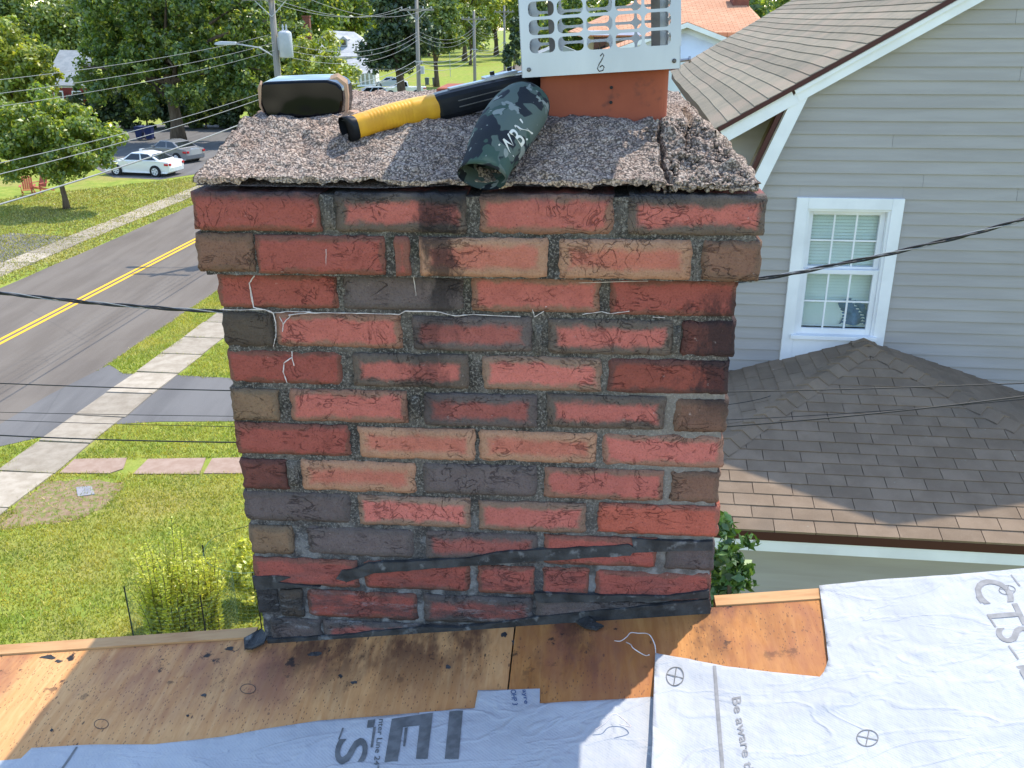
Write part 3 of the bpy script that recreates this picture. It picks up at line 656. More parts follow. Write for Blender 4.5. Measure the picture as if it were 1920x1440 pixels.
# ================================================================== utility poles and wires
POLE_Q = -14.0
def pole_s(px_):                                   # where along the pole line a given image column lies
    lo, hi = 5, 400
    for _ in range(60):
        mid = (lo + hi) / 2; p = fpt(SF, (POLE_Q, mid, 6.0)); v = p - CAM
        x = 960 + F_PX * (v @ RT) / (v @ FW)
        lo, hi = (mid, hi) if x < px_ else (lo, mid)
    return lo
PS = [pole_s(527), pole_s(786), pole_s(890), pole_s(946)]
PS0 = PS[0] - 34
PH = [10.6, 10.35, 9.7, 10.4]
PLAB = ['wooden utility pole carrying the transformer and the street lamp', 'wooden utility pole rising right of the dark evergreen', 'distant utility pole standing on the far lawn', 'farthest utility pole, just left of the chimney cap']
poles = []
for i, s in enumerate(PS):
    t = thing('utility_pole', PLAB[i], 'utility pole', fpt(SF, (POLE_Q, s, 0)), -YAW, 'poles along the street')
    L = frame(fpt(SF, (POLE_Q, s, 0)), -YAW)
    lean = [.10, .18, .05, 0][i]
    MB().tube([(-lean, 0, 0), (-lean*.4, 0, PH[i]*.5), (0, 0, PH[i])], [.17, .145, .115], 10).build('pole_shaft', MAT['pole'], t, L, smooth=True)
    a = MB().box((-1.15, -.17, PH[i]-.75), (1.15, -.06, PH[i]-.63)); a.build('crossarm', MAT['pole'], t, L)
    for x in (-1.0, -.45, .45, 1.0):
        MB().lathe([(.03, 0), (.055, .03), (.03, .06), (.05, .09), (.02, .14)], 8, (x, -.115, PH[i]-.63)).build('insulator', MAT['galv'], t, L, smooth=True)
    MB().tube([(-.7, -.12, PH[i]-.7), (0, -.12, PH[i]-1.35)], .02, 5).tube([(.7, -.12, PH[i]-.7), (0, -.12, PH[i]-1.35)], .02, 5).build('brace', MAT['galv'], t, L)
    MB().box((-.22, -.16, 6.35), (.30, -.10, 6.43)).build('cable_bracket', MAT['galv'], t, L)
    if i == 0:
        c = MB().lathe([(.05, 0), (.25, .02), (.27, .06), (.27, .92), (.25, .97), (.18, 1.02), (.06, 1.05)], 16, (.42, 0, 7.7)); tr = c.build('transformer', MAT['galv'], t, L, smooth=True)
        for x in (.36, .5): MB().lathe([(.03, 0), (.05, .05), (.03, .1), (.05, .15), (.015, .26)], 8, (x, 0, 8.72)).build('bushing', MAT['galv'], tr, L)
        MB().box((.1, -.05, 8.0), (.2, .05, 8.5)).build('mounting_bracket', MAT['galv'], tr, L)
        arm = MB().tube([(0, 0, 7.7), (-.7, 0, 8.1), (-1.7, 0, 8.25)], .03, 6).build('lamp_arm', MAT['galv'], t, L, smooth=True)
        MB().add([(-1.65, -.1, 8.20), (-1.65, .1, 8.20), (-1.65, .1, 8.32), (-1.65, -.1, 8.32), (-2.35, -.16, 8.2), (-2.35, .16, 8.2), (-2.3, .12, 8.34), (-2.3, -.12, 8.34), (-2.55, -.07, 8.22), (-2.55, .07, 8.22), (-2.52, .05, 8.29), (-2.52, -.05, 8.29)],
                 [(0,1,2,3),(0,4,5,1),(1,5,6,2),(2,6,7,3),(3,7,4,0),(4,8,9,5),(5,9,10,6),(6,10,11,7),(7,11,8,4),(8,11,10,9)]).build('lamp_head', MAT['galv'], t, L, bevel=.02)
    if i == 1:
        MB().box((.1, -.14, 5.6), (.34, .1, 6.1)).build('junction_box', MAT['galv'], t, L)
def catenary(a, b, sag, n=24):
    a, b = np.array(a, float), np.array(b, float)
    return [a + (b - a) * f - np.array([0, 0, sag * 4 * f * (1 - f)]) for f in np.linspace(0, 1, n)]
def wire(label, pts, r, mat='wire_pale', k=5, grp='overhead wires along the street'):
    tag(MB().tube(pts, r, k).build('overhead_wire', MAT[mat], None, None, smooth=True), label, 'wire', grp)
def P_(dq, s, z): return fpt(SF, (POLE_Q + dq, s, z))
# spans: left of the transformer pole
for j, (dq, z0, z1, lab) in enumerate([(-.35, 8.35, 8.60, 'upper thin wire left of the transformer pole'), (0, 8.12, 8.30, 'middle thin wire left of the transformer pole'), (.3, 7.88, 8.05, 'lower thin wire left of the transformer pole')]):
    wire(lab, catenary(P_(dq, PS0, z0), P_(dq*.4, PS[0], z1), .55), .0065)
for j, (dq, z0, z1, r, lab) in enumerate([(-.15, 6.65, 6.55, .0095, 'upper of the cables crossing in front of the maple'), (.05, 6.40, 6.42, .011, 'middle of the cables crossing in front of the maple'), (.15, 5.75, 5.85, .022, 'thick lowest cable crossing in front of the maple')]):
    wire(lab, catenary(P_(dq, PS0, z0), P_(dq, PS[0], z1), .45), r)
ULM = ('upper ', 'middle ', 'lower ')
for dq, nm in ((-1.0, 'left'), (-.45, 'middle'), (1.0, 'right')):
    wire(nm + ' primary wire at the top between the transformer pole and the second pole', catenary(P_(dq, PS[0], PH[0]-.5), P_(dq, PS[1], PH[1]-.5), .75), .010)
for i in (0, 1, 2):
    nm = ['transformer pole and the second pole', 'second and the third pole', 'third and the fourth pole'][i]
    for q_, (z, sg) in enumerate(((8.35, .8), (8.1, .8), (7.85, .85))):
        wire(ULM[q_] + 'thin wire strung between the ' + nm, catenary(P_(0, PS[i], z), P_(0, PS[i+1], z - .05), sg), .010)
    for q_, (dq, z, sg) in enumerate(((-.15, 6.5, .55), (.1, 6.3, .6), (.2, 5.95, .6))):
        wire(ULM[q_] + 'telephone cable strung between the ' + nm, catenary(P_(dq, PS[i], z), P_(dq, PS[i+1], z), sg), .017)
wire('service wire running from the second pole towards the white house', catenary(P_(0, PS[1], 6.0), at_depth(610, 100, 128), .8), .014)
# twisted service drop passing behind the chimney
A, Bm, Cc = at_depth(-60, 541, 4.6), at_depth(960, 578, 4.3), at_depth(2010, 385, 4.0)
def quad_bez(a, b, c, n):
    k = 2*b - .5*a - .5*c
    return [(1-t)**2*a + 2*t*(1-t)*k + t*t*c for t in np.linspace(0, 1, n)]
base = quad_bez(A, Bm, Cc, 420)
tw = thing('service_cable', 'black twisted service cable passing behind the chimney at window height', 'cable', base[210])
for ph, nm, rr, mt in ((0, 'insulated_strand', .0046, 'wire_dark'), (2.1, 'insulated_strand', .0046, 'wire_dark'), (4.2, 'bare_strand', .0026, 'wire_pale')):
    pts = [p +   .0060 * np.array([0, math.cos(ph + i*.19), math.sin(ph + i*.19)]) for i, p in enumerate(base)]
    MB().tube(pts, rr, 6).build(nm, MAT[mt], tw, smooth=True)
for lab, a, b, c, r in [('thin black wire crossing the driveway at the left', (-40, 717, 7), (960, 738, 6.6), (2000, 715, 6.5), .0045),
                        ('thin black wire crossing the lawn at the left', (-40, 814, 7), (960, 822, 6.4), (2000, 732, 6.2), .0055),
                        ('upper faint wire over the near sidewalk', (-40, 772, 9), (960, 780, 8.2), (1445, 742, 7.8), .003),
                        ('lower faint wire over the near sidewalk', (-40, 786, 9), (960, 800, 8.2), (1960, 745, 7.2), .003)]:
    wire(lab, quad_bez(at_depth(*a), at_depth(*b), at_depth(*c), 40), r, 'wire_dark', 5, 'thin wires crossing behind the chimney')

# ================================================================== neighbour house on the right
HO = at_depth(1900, 450, 8.4)
HL = (HO[0], HO[1], 0.0); HF = frame(HL, -YAW)
house = thing('gambrel_house', 'grey sided gambrel house with white trim and a hipped porch roof', 'house', HL, -YAW)
RID_X, RID_Z, SL = .12, 9.93, .580
KN = (-2.12, RID_Z - SL * (RID_X + 2.12))
def upz(x): return RID_Z - SL * abs(x - RID_X)
EAVX = -2.74
ST_B = (-3.12, KN[1] - 2.71 * (3.12 - 2.12))
# wall outline (inside the trim), counter-clockwise in (x, z)
R_ = lambda x: 2 * RID_X - x
wall = [(-3.0, 0), (R_(-3.0), 0), (R_(-3.0), ST_B[1]), (R_(-2.05), KN[1] - .10), (RID_X, RID_Z - .08), (-2.05, KN[1] - .10), (-3.0, ST_B[1])]
WX0, WX1, WZ0, WZ1 = -1.965, -1.012, 6.03, 7.645     # window opening (outer casing)
MB().prism([(x, .02, z) for x, z in wall], (0, .12, 0)).build('wall_sheathing', MAT['dark_room'], house, HF) if False else None
EXPO = .1143; PORCH_Z = 5.0
z = 4.55; boards_ = []
while z < RID_Z:
    row = [(-3.2, z), (3.6, z), (3.6, z + EXPO), (-3.2, z + EXPO)]
    pieces = [row]
    if z + EXPO > WZ0 and z < WZ1:
        pieces = [clip(row, 1, 0, WX0 + .02), clip(row, -1, 0, -(WX1 - .02))]
        mid_ = clip(clip(row, -1, 0, -(WX0 + .021)), 1, 0, WX1 - .021)
        pieces += [clip(mid_, 0, -1, -(WZ1 - .02)), clip(mid_, 0, 1, WZ0 + .02)]
    for pc in pieces:
        if len(pc) < 3: continue
        pg = clip_convex(pc, wall)
        if len(pg) < 3: continue
        xs_ = [q_[0] for q_ in pg]
        jx = min(xs_) + (max(xs_) - min(xs_)) * random.uniform(.2, .8)
        halves = [clip(pg, 1, 0, jx - .0012), clip(pg, -1, 0, -(jx + .0012))] if (max(xs_) - min(xs_) > 1.6 and random.random() < .45) else [pg]
        boards_.append((z, halves))
    z += EXPO
for z, halves in boards_:
    for pg in halves:
        if len(pg) < 3: continue
        # lap: bottom edge stands proud
        out = [(x, -.016 * (1 - (zz - z) / EXPO) - .002, zz) for x, zz in pg]; back = [(x, .03, zz) for x, zz in pg]
        n = len(pg)
        MB().add(out + back, [tuple(range(n)), tuple(range(2*n-1, n-1, -1))] + [(i, n+i, n+(i+1) % n, (i+1) % n) for i in range(n)]).build('siding_board', MAT['siding'], house, HF)
MB().box((-3.0, .02, 0), (-2.9, 9, ST_B[1])).box((R_(-2.9), .02, 0), (R_(-3.0), 9, ST_B[1])).box((-3.0, .02, 0), (R_(-3.0), .12, 4.5)).box((-3.0, 8.9, 0), (R_(-3.0), 9, ST_B[1])).build('side_wall', MAT['siding'], house, HF)
# roof: upper slope carried on over the shed dormer, in courses
ROOF_Y0, ROOF_Y1 = -.16, 9.1
th = math.atan(SL); ca, sa = math.cos(th), math.sin(th)
slope_len = (RID_X - EAVX) / ca
deckm = MB().prism([(EAVX, ROOF_Y0+.02, upz(EAVX)-.02), (RID_X, ROOF_Y0+.02, RID_Z-.02), (RID_X, ROOF_Y0+.02, RID_Z-.14), (EAVX, ROOF_Y0+.02, upz(EAVX)-.14)], (0, ROOF_Y1-ROOF_Y0-.04, 0))
deckm.prism([(R_(EAVX), ROOF_Y0+.02, upz(EAVX)-.02), (RID_X, ROOF_Y0+.02, RID_Z-.021), (RID_X, ROOF_Y0+.02, RID_Z-.141), (R_(EAVX), ROOF_Y0+.02, upz(EAVX)-.14)], (0, ROOF_Y1-ROOF_Y0-.04, 0))
roof = deckm.build('roof', MAT['drip'], house, HF)
u = -.03; k = 0
while u < slope_len:
    u1 = min(u + .127 + .05, slope_len + .02)
    V = []; ny = 48
    for j in range(ny + 1):
        y = ROOF_Y0 - .015 + (ROOF_Y1 - ROOF_Y0 + .03) * j / ny
        wv = .012 * noise.noise((y * .8, k * .35, 5)) + .014 * math.sin(y * .7 + k * .12)
        for (uu, h) in ((u + wv, .013), (u1 + wv, .003), (u + wv, .001)):
            x = EAVX + uu * ca; V.append((x - h * sa, y, upz(EAVX) + uu * sa - .012 + h * ca + .012))
    F_ = [(3*j, 3*j+3, 3*j+4, 3*j+1) for j in range(ny)] + [(3*j+2, 3*j+5, 3*j+3, 3*j) for j in range(ny)]
    F_ += [(2, 0, 1), (3*ny+2, 3*ny+1, 3*ny)]
    MB().add(V, F_).build('shingle_course', MAT['roof_tan'], roof, HF)
    u += .127; k += 1
MB().prism([(RID_X, ROOF_Y0-.02, RID_Z+.004), (R_(EAVX), ROOF_Y0-.02, upz(EAVX)+.004), (R_(EAVX), ROOF_Y0-.02, upz(EAVX)-.008), (RID_X, ROOF_Y0-.02, RID_Z-.008)], (0, 9.3, 0)).build('far_slope', MAT['roof_tan'], roof, HF)
# steep lower slopes
for sgn in (1, -1):
    X = (lambda x: x) if sgn > 0 else R_
    MB().prism([(X(-2.10), -.14, KN[1]-.03), (X(-3.16), -.14, ST_B[1]-.05), (X(-3.10), -.14, ST_B[1]-.09), (X(-2.04), -.14, KN[1]-.07)], (0, 9.2, 0)).build('steep_slope', MAT['roof_tan'], roof, HF)
# white rake boards and maroon drip edge
def along(p, q, off0, off1, y0, y1):               # a board following p->q in (x, z), lying below that line
    p, q = np.array(p), np.array(q); d = (q - p) / np.linalg.norm(q - p); nrm = np.array([d[1], -d[0]])
    if nrm[1] > 0: nrm = -nrm
    a, b, c, e = p + nrm*off0, q + nrm*off0, q + nrm*off1, p + nrm*off1
    return MB().prism([(a[0], y0, a[1]), (b[0], y0, b[1]), (c[0], y0, c[1]), (e[0], y0, e[1])], (0, y1 - y0, 0))
for X in ((lambda p: p), (lambda p: (R_(p[0]), p[1]))):
    along(X((-2.13, upz(-2.13))), X((RID_X, RID_Z)), .035, .15, -.155, -.02).build('rake_board', MAT['trim'], house, HF)
    along(X((-2.13, upz(-2.13))), X((RID_X, RID_Z)), .040, .075, -.172, -.157).build('rake_moulding', MAT['trim'], house, HF)
    along(X((EAVX, upz(EAVX))), X((RID_X, RID_Z)), -.004, .034, -.185, -.10).build('drip_edge', MAT['drip'], house, HF)
    along(X((-2.085, KN[1]-.03)), X((-3.13, ST_B[1])), .0, .115, -.150, -.018).build('rake_board', MAT['trim'], house, HF)
    along(X((-2.13, KN[1]-.01)), X((-3.16, ST_B[1])), -.012, .026, -.135, -.06).build('drip_edge', MAT['drip'], house, HF)
along((EAVX + .005, upz(EAVX + .005)), (-2.15, upz(-2.15)), .035, .15, -.158, -.02).build('rake_board', MAT['trim'], house, HF)
MB().prism([(EAVX + .12, .30, upz(EAVX) - .10), (-2.0, .30, KN[1] - .08), (-2.3, .30, 7.9), (-3.0, .30, 6.2), (EAVX + .12, .30, 6.4)], (0, .1, 0)).build('dormer_cheek', MAT['siding'], house, HF)

# window: casing, two sashes with muntins, glass, blind, room behind
win = MB()
cw = .105
for a, b in (((WX0, -.045, WZ0), (WX0+cw, .03, WZ1)), ((WX1-cw, -.045, WZ0), (WX1, .03, WZ1)), ((WX0+cw, -.045, WZ1-cw), (WX1-cw, .03, WZ1)), ((WX0+cw, -.043, WZ0), (WX1-cw, .03, 6.30))):
    win.box(a, b)
win = win.build('window', MAT['trim'], house, HF, bevel=.004)
sx0, sx1 = WX0 + cw, WX1 - cw
j = MB()
j.box((sx0, -.028, 6.30), (sx0+.022, .09, WZ1-cw)); j.box((sx1-.022, -.028, 6.30), (sx1, .09, WZ1-cw)); j.box((sx0+.022, -.028, WZ1-cw-.02), (sx1-.022, .09, WZ1-cw))
j.build('jamb', MAT['trim'], win, HF)
MB().box((sx0-.03, -.075, 6.285), (sx1+.03, .05, 6.325)).build('sill', MAT['trim'], win, HF, bevel=.004)
gx0, gx1 = sx0 + .022, sx1 - .022
def sash(z0, z1, y):
    f = MB(); t = .048
    f.box((gx0, y, z0), (gx0+t, y+.035, z1)); f.box((gx1-t, y, z0), (gx1, y+.035, z1)); f.box((gx0+t, y, z1-t*.9), (gx1-t, y+.035, z1)); f.box((gx0+t, y, z0), (gx1-t, y+.035, z0+t*1.2))
    f.build('sash', MAT['trim'], win, HF, bevel=.003)
    iw, ih = gx1-gx0-2*t, z1-z0-t*2.1
    for i in (1, 2): MB().box((gx0+t+iw*i/3-.008, y+.012, z0+t*1.2), (gx0+t+iw*i/3+.008, y+.026, z1-t*.9)).build('muntin', MAT['trim'], win, HF)
    MB().box((gx0+t, y+.0125, z0+t*1.2+ih/2-.008), (gx1-t, y+.0255, z0+t*1.2+ih/2+.008)).build('muntin', MAT['trim'], win, HF)
    for i in range(3):
        for k in range(2):
            x0 = gx0+t+iw*i/3+.008; zz = z0+t*1.2+ih*k/2+.008
            MB().box((x0, y+.017, zz), (x0+iw/3-.016, y+.021, zz+ih/2-.016)).build('pane', MAT['glass'], win, HF)
sash(6.93, WZ1-cw-.02, .035); sash(6.325, 6.965, -.005)
MB().box((gx0-.4, .9, 5.9), (gx1+.4, .92, 7.8)).box((gx0-.4, .16, 5.9), (gx0-.38, .9, 7.8)).box((gx1+.38, .16, 5.9), (gx1+.4, .9, 7.8)).box((gx0-.4, .16, 5.88), (gx1+.4, .9, 5.9)).box((gx0-.4, .16, 7.8), (gx1+.4, .9, 7.82)).build('room_lining', MAT['dark_room'], win, HF)
zb = 6.37; i = 0
while zb < 7.52:
    MB().add([(gx0+.01, .105, zb), (gx1-.01, .105, zb), (gx1-.01, .121, zb+.025), (gx0+.01, .121, zb+.025)], [(0,1,2,3)]).build('blind_slat', MAT['blind'], win, HF); zb += .03
V = []; nn = 10
for a in range(nn+1):
    for b in range(nn+1):
        fx, fz = a/nn, b/nn; V.append((-1.42 + .25*fx + .03*math.sin(fz*5), .085 + .03*math.sin(fx*9+fz*3), 6.40 + .27*fz*(1-.35*abs(fx-.35))))
MB().add(V, [(a*(nn+1)+b, (a+1)*(nn+1)+b, (a+1)*(nn+1)+b+1, a*(nn+1)+b+1) for a in range(nn) for b in range(nn)]).build('blue_cloth', MAT['blue_cloth'], win, HF, smooth=True)

# hipped porch roof, shingle by shingle
AX, RY, EY = -1.21, -.22, -2.5                      # ridge x, ridge end y, eave y
TP = .315; RZ = 6.305; HW = 2.32; EZ = RZ - TP * HW
porch = MB()
porch.add([(AX, .0, RZ-.03), (AX, RY, RZ-.03), (AX-HW, .0, EZ-.03), (AX-HW, EY, EZ-.03), (AX+HW, EY, EZ-.03), (AX+HW, .0, EZ-.03),
           (AX-HW, 0, EZ-.10), (AX-HW, EY, EZ-.10), (AX+HW, EY, EZ-.10), (AX+HW, 0, EZ-.10)],
          [(0,2,3,1), (1,3,4), (1,4,5,0), (2,6,7,3), (3,7,8,4), (4,8,9,5), (6,9,8,7), (0,5,9,6,2)])
porch = porch.build('porch_roof', MAT['drip'], house, HF)
csl = 1 / math.sqrt(1 + TP * TP)
def shingle_field(origin, du, dv, poly, exp=.128, wid=.305, vmin=None, umin=None):
    """poly in (u along eave, v up the slope); one object for each tab"""
    o, du, dv = map(np.array, (origin, du, dv)); nn_ = np.cross(du, dv); nn_ = nn_ / np.linalg.norm(nn_)
    if nn_[2] < 0: nn_ = -nn_
    vs = [p[1] for p in poly]; us = [p[0] for p in poly]; v = 0; r = 0
    while v < max(vs):
        off = (r % 2) * wid / 2 + random.uniform(-.03, .03); uu = min(us) - wid + off
        while uu < max(us):
            g_ = .0028
            pg = clip_convex([(uu+g_, v), (uu+wid-g_, v), (uu+wid-g_, v+exp+.03), (uu+g_, v+exp+.03)], poly)
            if len(pg) >= 3 and abs(sum(pg[i][0]*pg[(i+1)%len(pg)][1]-pg[(i+1)%len(pg)][0]*pg[i][1] for i in range(len(pg)))) > .004:
                lift = random.uniform(0, .003); n = len(pg)
                T = [o + du*a + dv*b + nn_*(.011 + lift - .009*(b-v)/(exp+.03)) for a, b in pg]; Bt = [o + du*a + dv*b + nn_*(-.012) for a, b in pg]
                MB().add(T + Bt, [tuple(range(n))] + [(i, n+i, n+(i+1) % n, (i+1) % n) for i in range(n)]).build('shingle', MAT['roof_brown'], porch, HF)
            uu += wid
        v += exp; r += 1
FL = (abs(EY) - abs(RY)) / csl
tpf = (RZ - EZ) / (abs(EY) - abs(RY))
dvf = np.array([0, 1, tpf]); dvf = dvf / np.linalg.norm(dvf); FL = math.hypot(abs(EY)-abs(RY), RZ-EZ)
shingle_field((AX-HW, EY, EZ-.02), (1, 0, 0), dvf, [(0, 0), (2*HW, 0), (HW, FL)])
dvl = np.array([1, 0, TP]); dvl = dvl / np.linalg.norm(dvl); LL = HW / csl
def side_poly(u0): return [(u0, 0), (0, 0)]
shingle_field((AX-HW, 0, EZ-.02), (0, -1, 0), dvl, [(0, 0), (abs(EY), 0), (abs(RY), LL), (0, LL)][::1], vmin=0)
dvr = np.array([-1, 0, TP]); dvr = dvr / np.linalg.norm(dvr)
shingle_field((AX+HW, EY, EZ-.02), (0, 1, 0), dvr, [(0, 0), (abs(EY), 0), (abs(EY), LL), (abs(EY)-abs(RY), LL)])
def caps(p, q, n):
    p, q = np.array(p, float), np.array(q, float); d = (q - p) / np.linalg.norm(q - p); side = np.cross(d, (0, 0, 1)); side /= np.linalg.norm(side)
    L = np.linalg.norm(q - p); st = L / n
    for i in range(n):
        a = p + d*st*i; b = p + d*(st*i + st*1.25); h0, h1 = .028, .014
        V = [a+side*.115-np.array([0,0,.045])+np.array([0,0,h0]), a+np.array([0,0,h0+.004]), a-side*.115-np.array([0,0,.045])+np.array([0,0,h0]),
             b+side*.115-np.array([0,0,.045])+np.array([0,0,h1]), b+np.array([0,0,h1]), b-side*.115-np.array([0,0,.045])+np.array([0,0,h1])]
        V += [v - np.array([0,0,.02]) for v in V[:3]]
        MB().add(V, [(0,1,4,3),(1,2,5,4),(6,7,1,0),(7,8,2,1)]).build('ridge_cap', MAT['roof_brown'], porch, HF)
caps((AX-HW, EY, EZ-.01), (AX, RY, RZ-.01), 22); caps((AX+HW, EY, EZ-.01), (AX, RY, RZ-.01), 22); caps((AX, RY-.05, RZ-.008), (AX, .0, RZ-.008), 2)
MB().box((AX-HW+.01, EY+.008, EZ-.20), (AX+HW-.01, EY+.03, EZ-.045)).build('fascia', MAT['trim'], porch, HF)
MB().box((AX-HW+.01, EY+.03, EZ-.21), (AX+HW-.01, EY+.30, EZ-.19)).build('soffit', MAT['trim'], porch, HF)
z = 0.3
while z < EZ - .22:
    MB().add([(AX-HW+.3, EY+.284, z), (AX+HW-.3, EY+.284, z), (AX+HW-.3, EY+.298, min(z+.127, EZ-.215)), (AX-HW+.3, EY+.298, min(z+.127, EZ-.215)),
              (AX-HW+.3, EY+.34, z), (AX+HW-.3, EY+.34, z), (AX+HW-.3, EY+.34, min(z+.127, EZ-.215)), (AX-HW+.3, EY+.34, min(z+.127, EZ-.215))],
             [(0,1,2,3),(4,7,6,5),(0,4,5,1),(3,2,6,7),(0,3,7,4),(1,5,6,2)]).build('porch_siding_board', MAT['siding'], house, HF); z += .127
# climbing vine at the porch corner
vp = at_depth(1376, 1010, 6.15)
vine = thing('vine_bush', 'tall leafy green bush between the chimney and the porch', 'bush', (vp[0], vp[1], 0))
MB().tube([(vp[0], vp[1], 0), (vp[0]+.05, vp[1], 2.5), (vp[0], vp[1], 5.8)], [.05, .04, .015], 6).build('stem', MAT['bark'], vine)
V = leaf_cloud([(vp[0]-.02, vp[1], z_) for z_ in (5.93, 5.6, 5.2, 4.7, 4.0)], [(.13, .14, .18), (.17, .17, .3), (.17, .18, .3), (.2, .2, .4), (.25, .25, .6)], 5200, .052, clump=.07, nclump=240, shell=.5)
add_crown(vine, V, MAT['leaf_vine'], 'foliage')

# ================================================================== houses further off
def uvq(o, pitch_vec=None):
    pass
def plane_roof(name, P, mat, parent, thick=.12):
    """quad or triangle roof face with metre UVs along its slope"""
    P = [np.array(p, float) for p in P]; nrm = np.cross(P[1]-P[0], P[2]-P[0]); nrm /= np.linalg.norm(nrm)
    if nrm[2] < 0: nrm = -nrm
    V = [p + nrm*.02 for p in P] + [p - nrm*thick for p in P]; n = len(P)
    mb = MB().add(V, [tuple(range(n)), tuple(range(2*n-1, n-1, -1))] + [(i, n+i, n+(i+1) % n, (i+1) % n) for i in range(n)])
    o = mb.build(name, mat, parent)
    h = np.array([nrm[1], -nrm[0], 0]); h /= np.linalg.norm(h) + 1e-9; up_ = np.cross(nrm, h)
    uv = o.data.uv_layers.new(name='UVMap'); loc = WORLD[parent][:3, 3]
    for lp in o.data.loops:
        v = np.array(o.data.vertices[lp.vertex_index].co) + loc; uv.data[lp.index].uv = (float(v @ h), float(v @ up_))
    return o
# orange-roofed house seen past the chimney cap
D1 = 31.0
def o_(px, py, d=D1): return at_depth(px, py, d)
oc = ground(1240, 330)
oh = thing('orange_roof_house', 'house with orange shingle roof behind the chimney cap', 'house', (o_(1250, 100)[0], o_(1250, 100)[1], 0))
ridL, ridR = o_(1225, -12, D1+6), o_(1383, -10, D1+5)
eL, eR = o_(1085, 62, D1+1.5), o_(1440, 62, D1+1)
eR2 = o_(1455, 66, D1+9)
roofo = plane_roof('roof', [eL, eR, ridR, ridL], MAT['roof_orange'], oh)
plane_roof('hip', [eR, eR2, ridR], MAT['roof_orange'], oh); plane_roof('hip', [o_(1065, 60, D1+10), eL, ridL], MAT['roof_orange'], oh)
def wallq(name, a, b, zt, zb, mat, parent, th=.15):
    a, b = np.array(a), np.array(b); d = np.cross(b - a, (0, 0, 1)); d = d / np.linalg.norm(d) * -th
    return MB().prism([(a[0], a[1], zb), (b[0], b[1], zb), (b[0], b[1], zt), (a[0], a[1], zt)], d).build(name, mat, parent)
wa, wb = o_(1100, 70, D1+2.2), o_(1430, 70, D1+1.8)
wallq('wall', wa, wb, eL[2]-.12, 0, MAT['wall_cream'], oh)
MB().prism([o_(1095, 57, D1+1.4), o_(1300, 57, D1+1.2), o_(1300, 66, D1+1.2), o_(1095, 66, D1+1.4)], (0, .1, 0)).build('gutter', MAT['trim'], oh)
gA, gL, gR = o_(1288, 42, D1-3), o_(1108, 108, D1-3), o_(1470, 112, D1-3.5)
gw = [gL, gR, gA]
MB().prism([(gL[0]+.2, gL[1], 0), (gR[0]-.2, gR[1], 0), (gR[0]-.2, gR[1], gR[2]), (gA[0], gA[1], gA[2]-.05), (gL[0]+.2, gL[1], gL[2])], (0, .15, 0)).build('gable_wall', MAT['wall_pale'], oh)
bk = np.array([.118, .993, 0]) * 6.5; fr_ = np.array([.118, .993, 0]) * -.25
plane_roof('gable_roof', [gL+fr_, gA+fr_, gA+bk, gL+bk], MAT['roof_orange'], oh); plane_roof('gable_roof', [gA+fr_, gR+fr_, gR+bk, gA+bk], MAT['roof_orange'], oh)
for p_, q_ in ((gL, gA), (gA, gR)):
    MB().prism([p_+fr_*1.05, q_+fr_*1.05, q_+fr_*1.05-np.array([0,0,.14]), p_+fr_*1.05-np.array([0,0,.14])], (0, .05, 0)).build('rake_board', MAT['trim'], oh)
cb = o_(1386, 8, D1+4)
MB().box((cb[0]-.3, cb[1]-.3, cb[2]-1.2), (cb[0]+.3, cb[1]+.3, cb[2]+.25)).box((cb[0]-.36, cb[1]-.36, cb[2]+.25), (cb[0]+.36, cb[1]+.36, cb[2]+.37)).build('chimney_stack', MAT['brick_far'], oh)
for x in (1118, 1130): 
    p = o_(x, 88, D1+2.1); MB().box((p[0]-.10, p[1]-.12, p[2]-.5), (p[0]+.10, p[1]+.02, p[2]+.45)).build('window', MAT['car_glass'], oh)

# red house with grey roof at the left
D2 = 92.0
def r_(px, py, d=D2): return at_depth(px, py, d)
rh = thing('red_house', 'red clapboard house with grey roof behind the maple', 'house', (r_(125, 180)[0], r_(125, 180)[1], 0))
plane_roof('roof', [r_(78, 160), r_(178, 161, D2-1), r_(168, 95, D2+4), r_(112, 94, D2+4.5)], MAT['roof_grey'], rh)
plane_roof('roof', [r_(112, 94, D2+4.5), r_(168, 95, D2+4), r_(178, 150, D2+9), r_(90, 150, D2+9)], MAT['roof_grey'], rh)
a, b = r_(84, 160, D2+.4), r_(174, 161, D2-.5)
wallq('wall', a, b, a[2]+.05, 0, MAT['wall_red'], rh)
c_ = r_(172, 150, D2+8.5); wallq('wall', b, c_, b[2]+.1, 0, MAT['wall_red'], rh)
MB().prism([r_(86, 161, D2+.3), r_(176, 162, D2-.6), r_(176, 165, D2-.6), r_(86, 164, D2+.3)], (0, .1, 0)).build('fascia', MAT['trim'], rh)
for px_ in (112, 146):
    p = r_(px_, 185, D2-.1); w_ = MB().box((p[0]-.45, p[1]-.12, p[2]-.75), (p[0]+.45, p[1]+.02, p[2]+.75)).build('window', MAT['trim'], rh)
    for dz in (-.36, .36): MB().box((p[0]-.36, p[1]-.14, p[2]+dz-.3), (p[0]+.36, p[1]-.122, p[2]+dz+.3)).build('pane', MAT['car_glass'], w_)

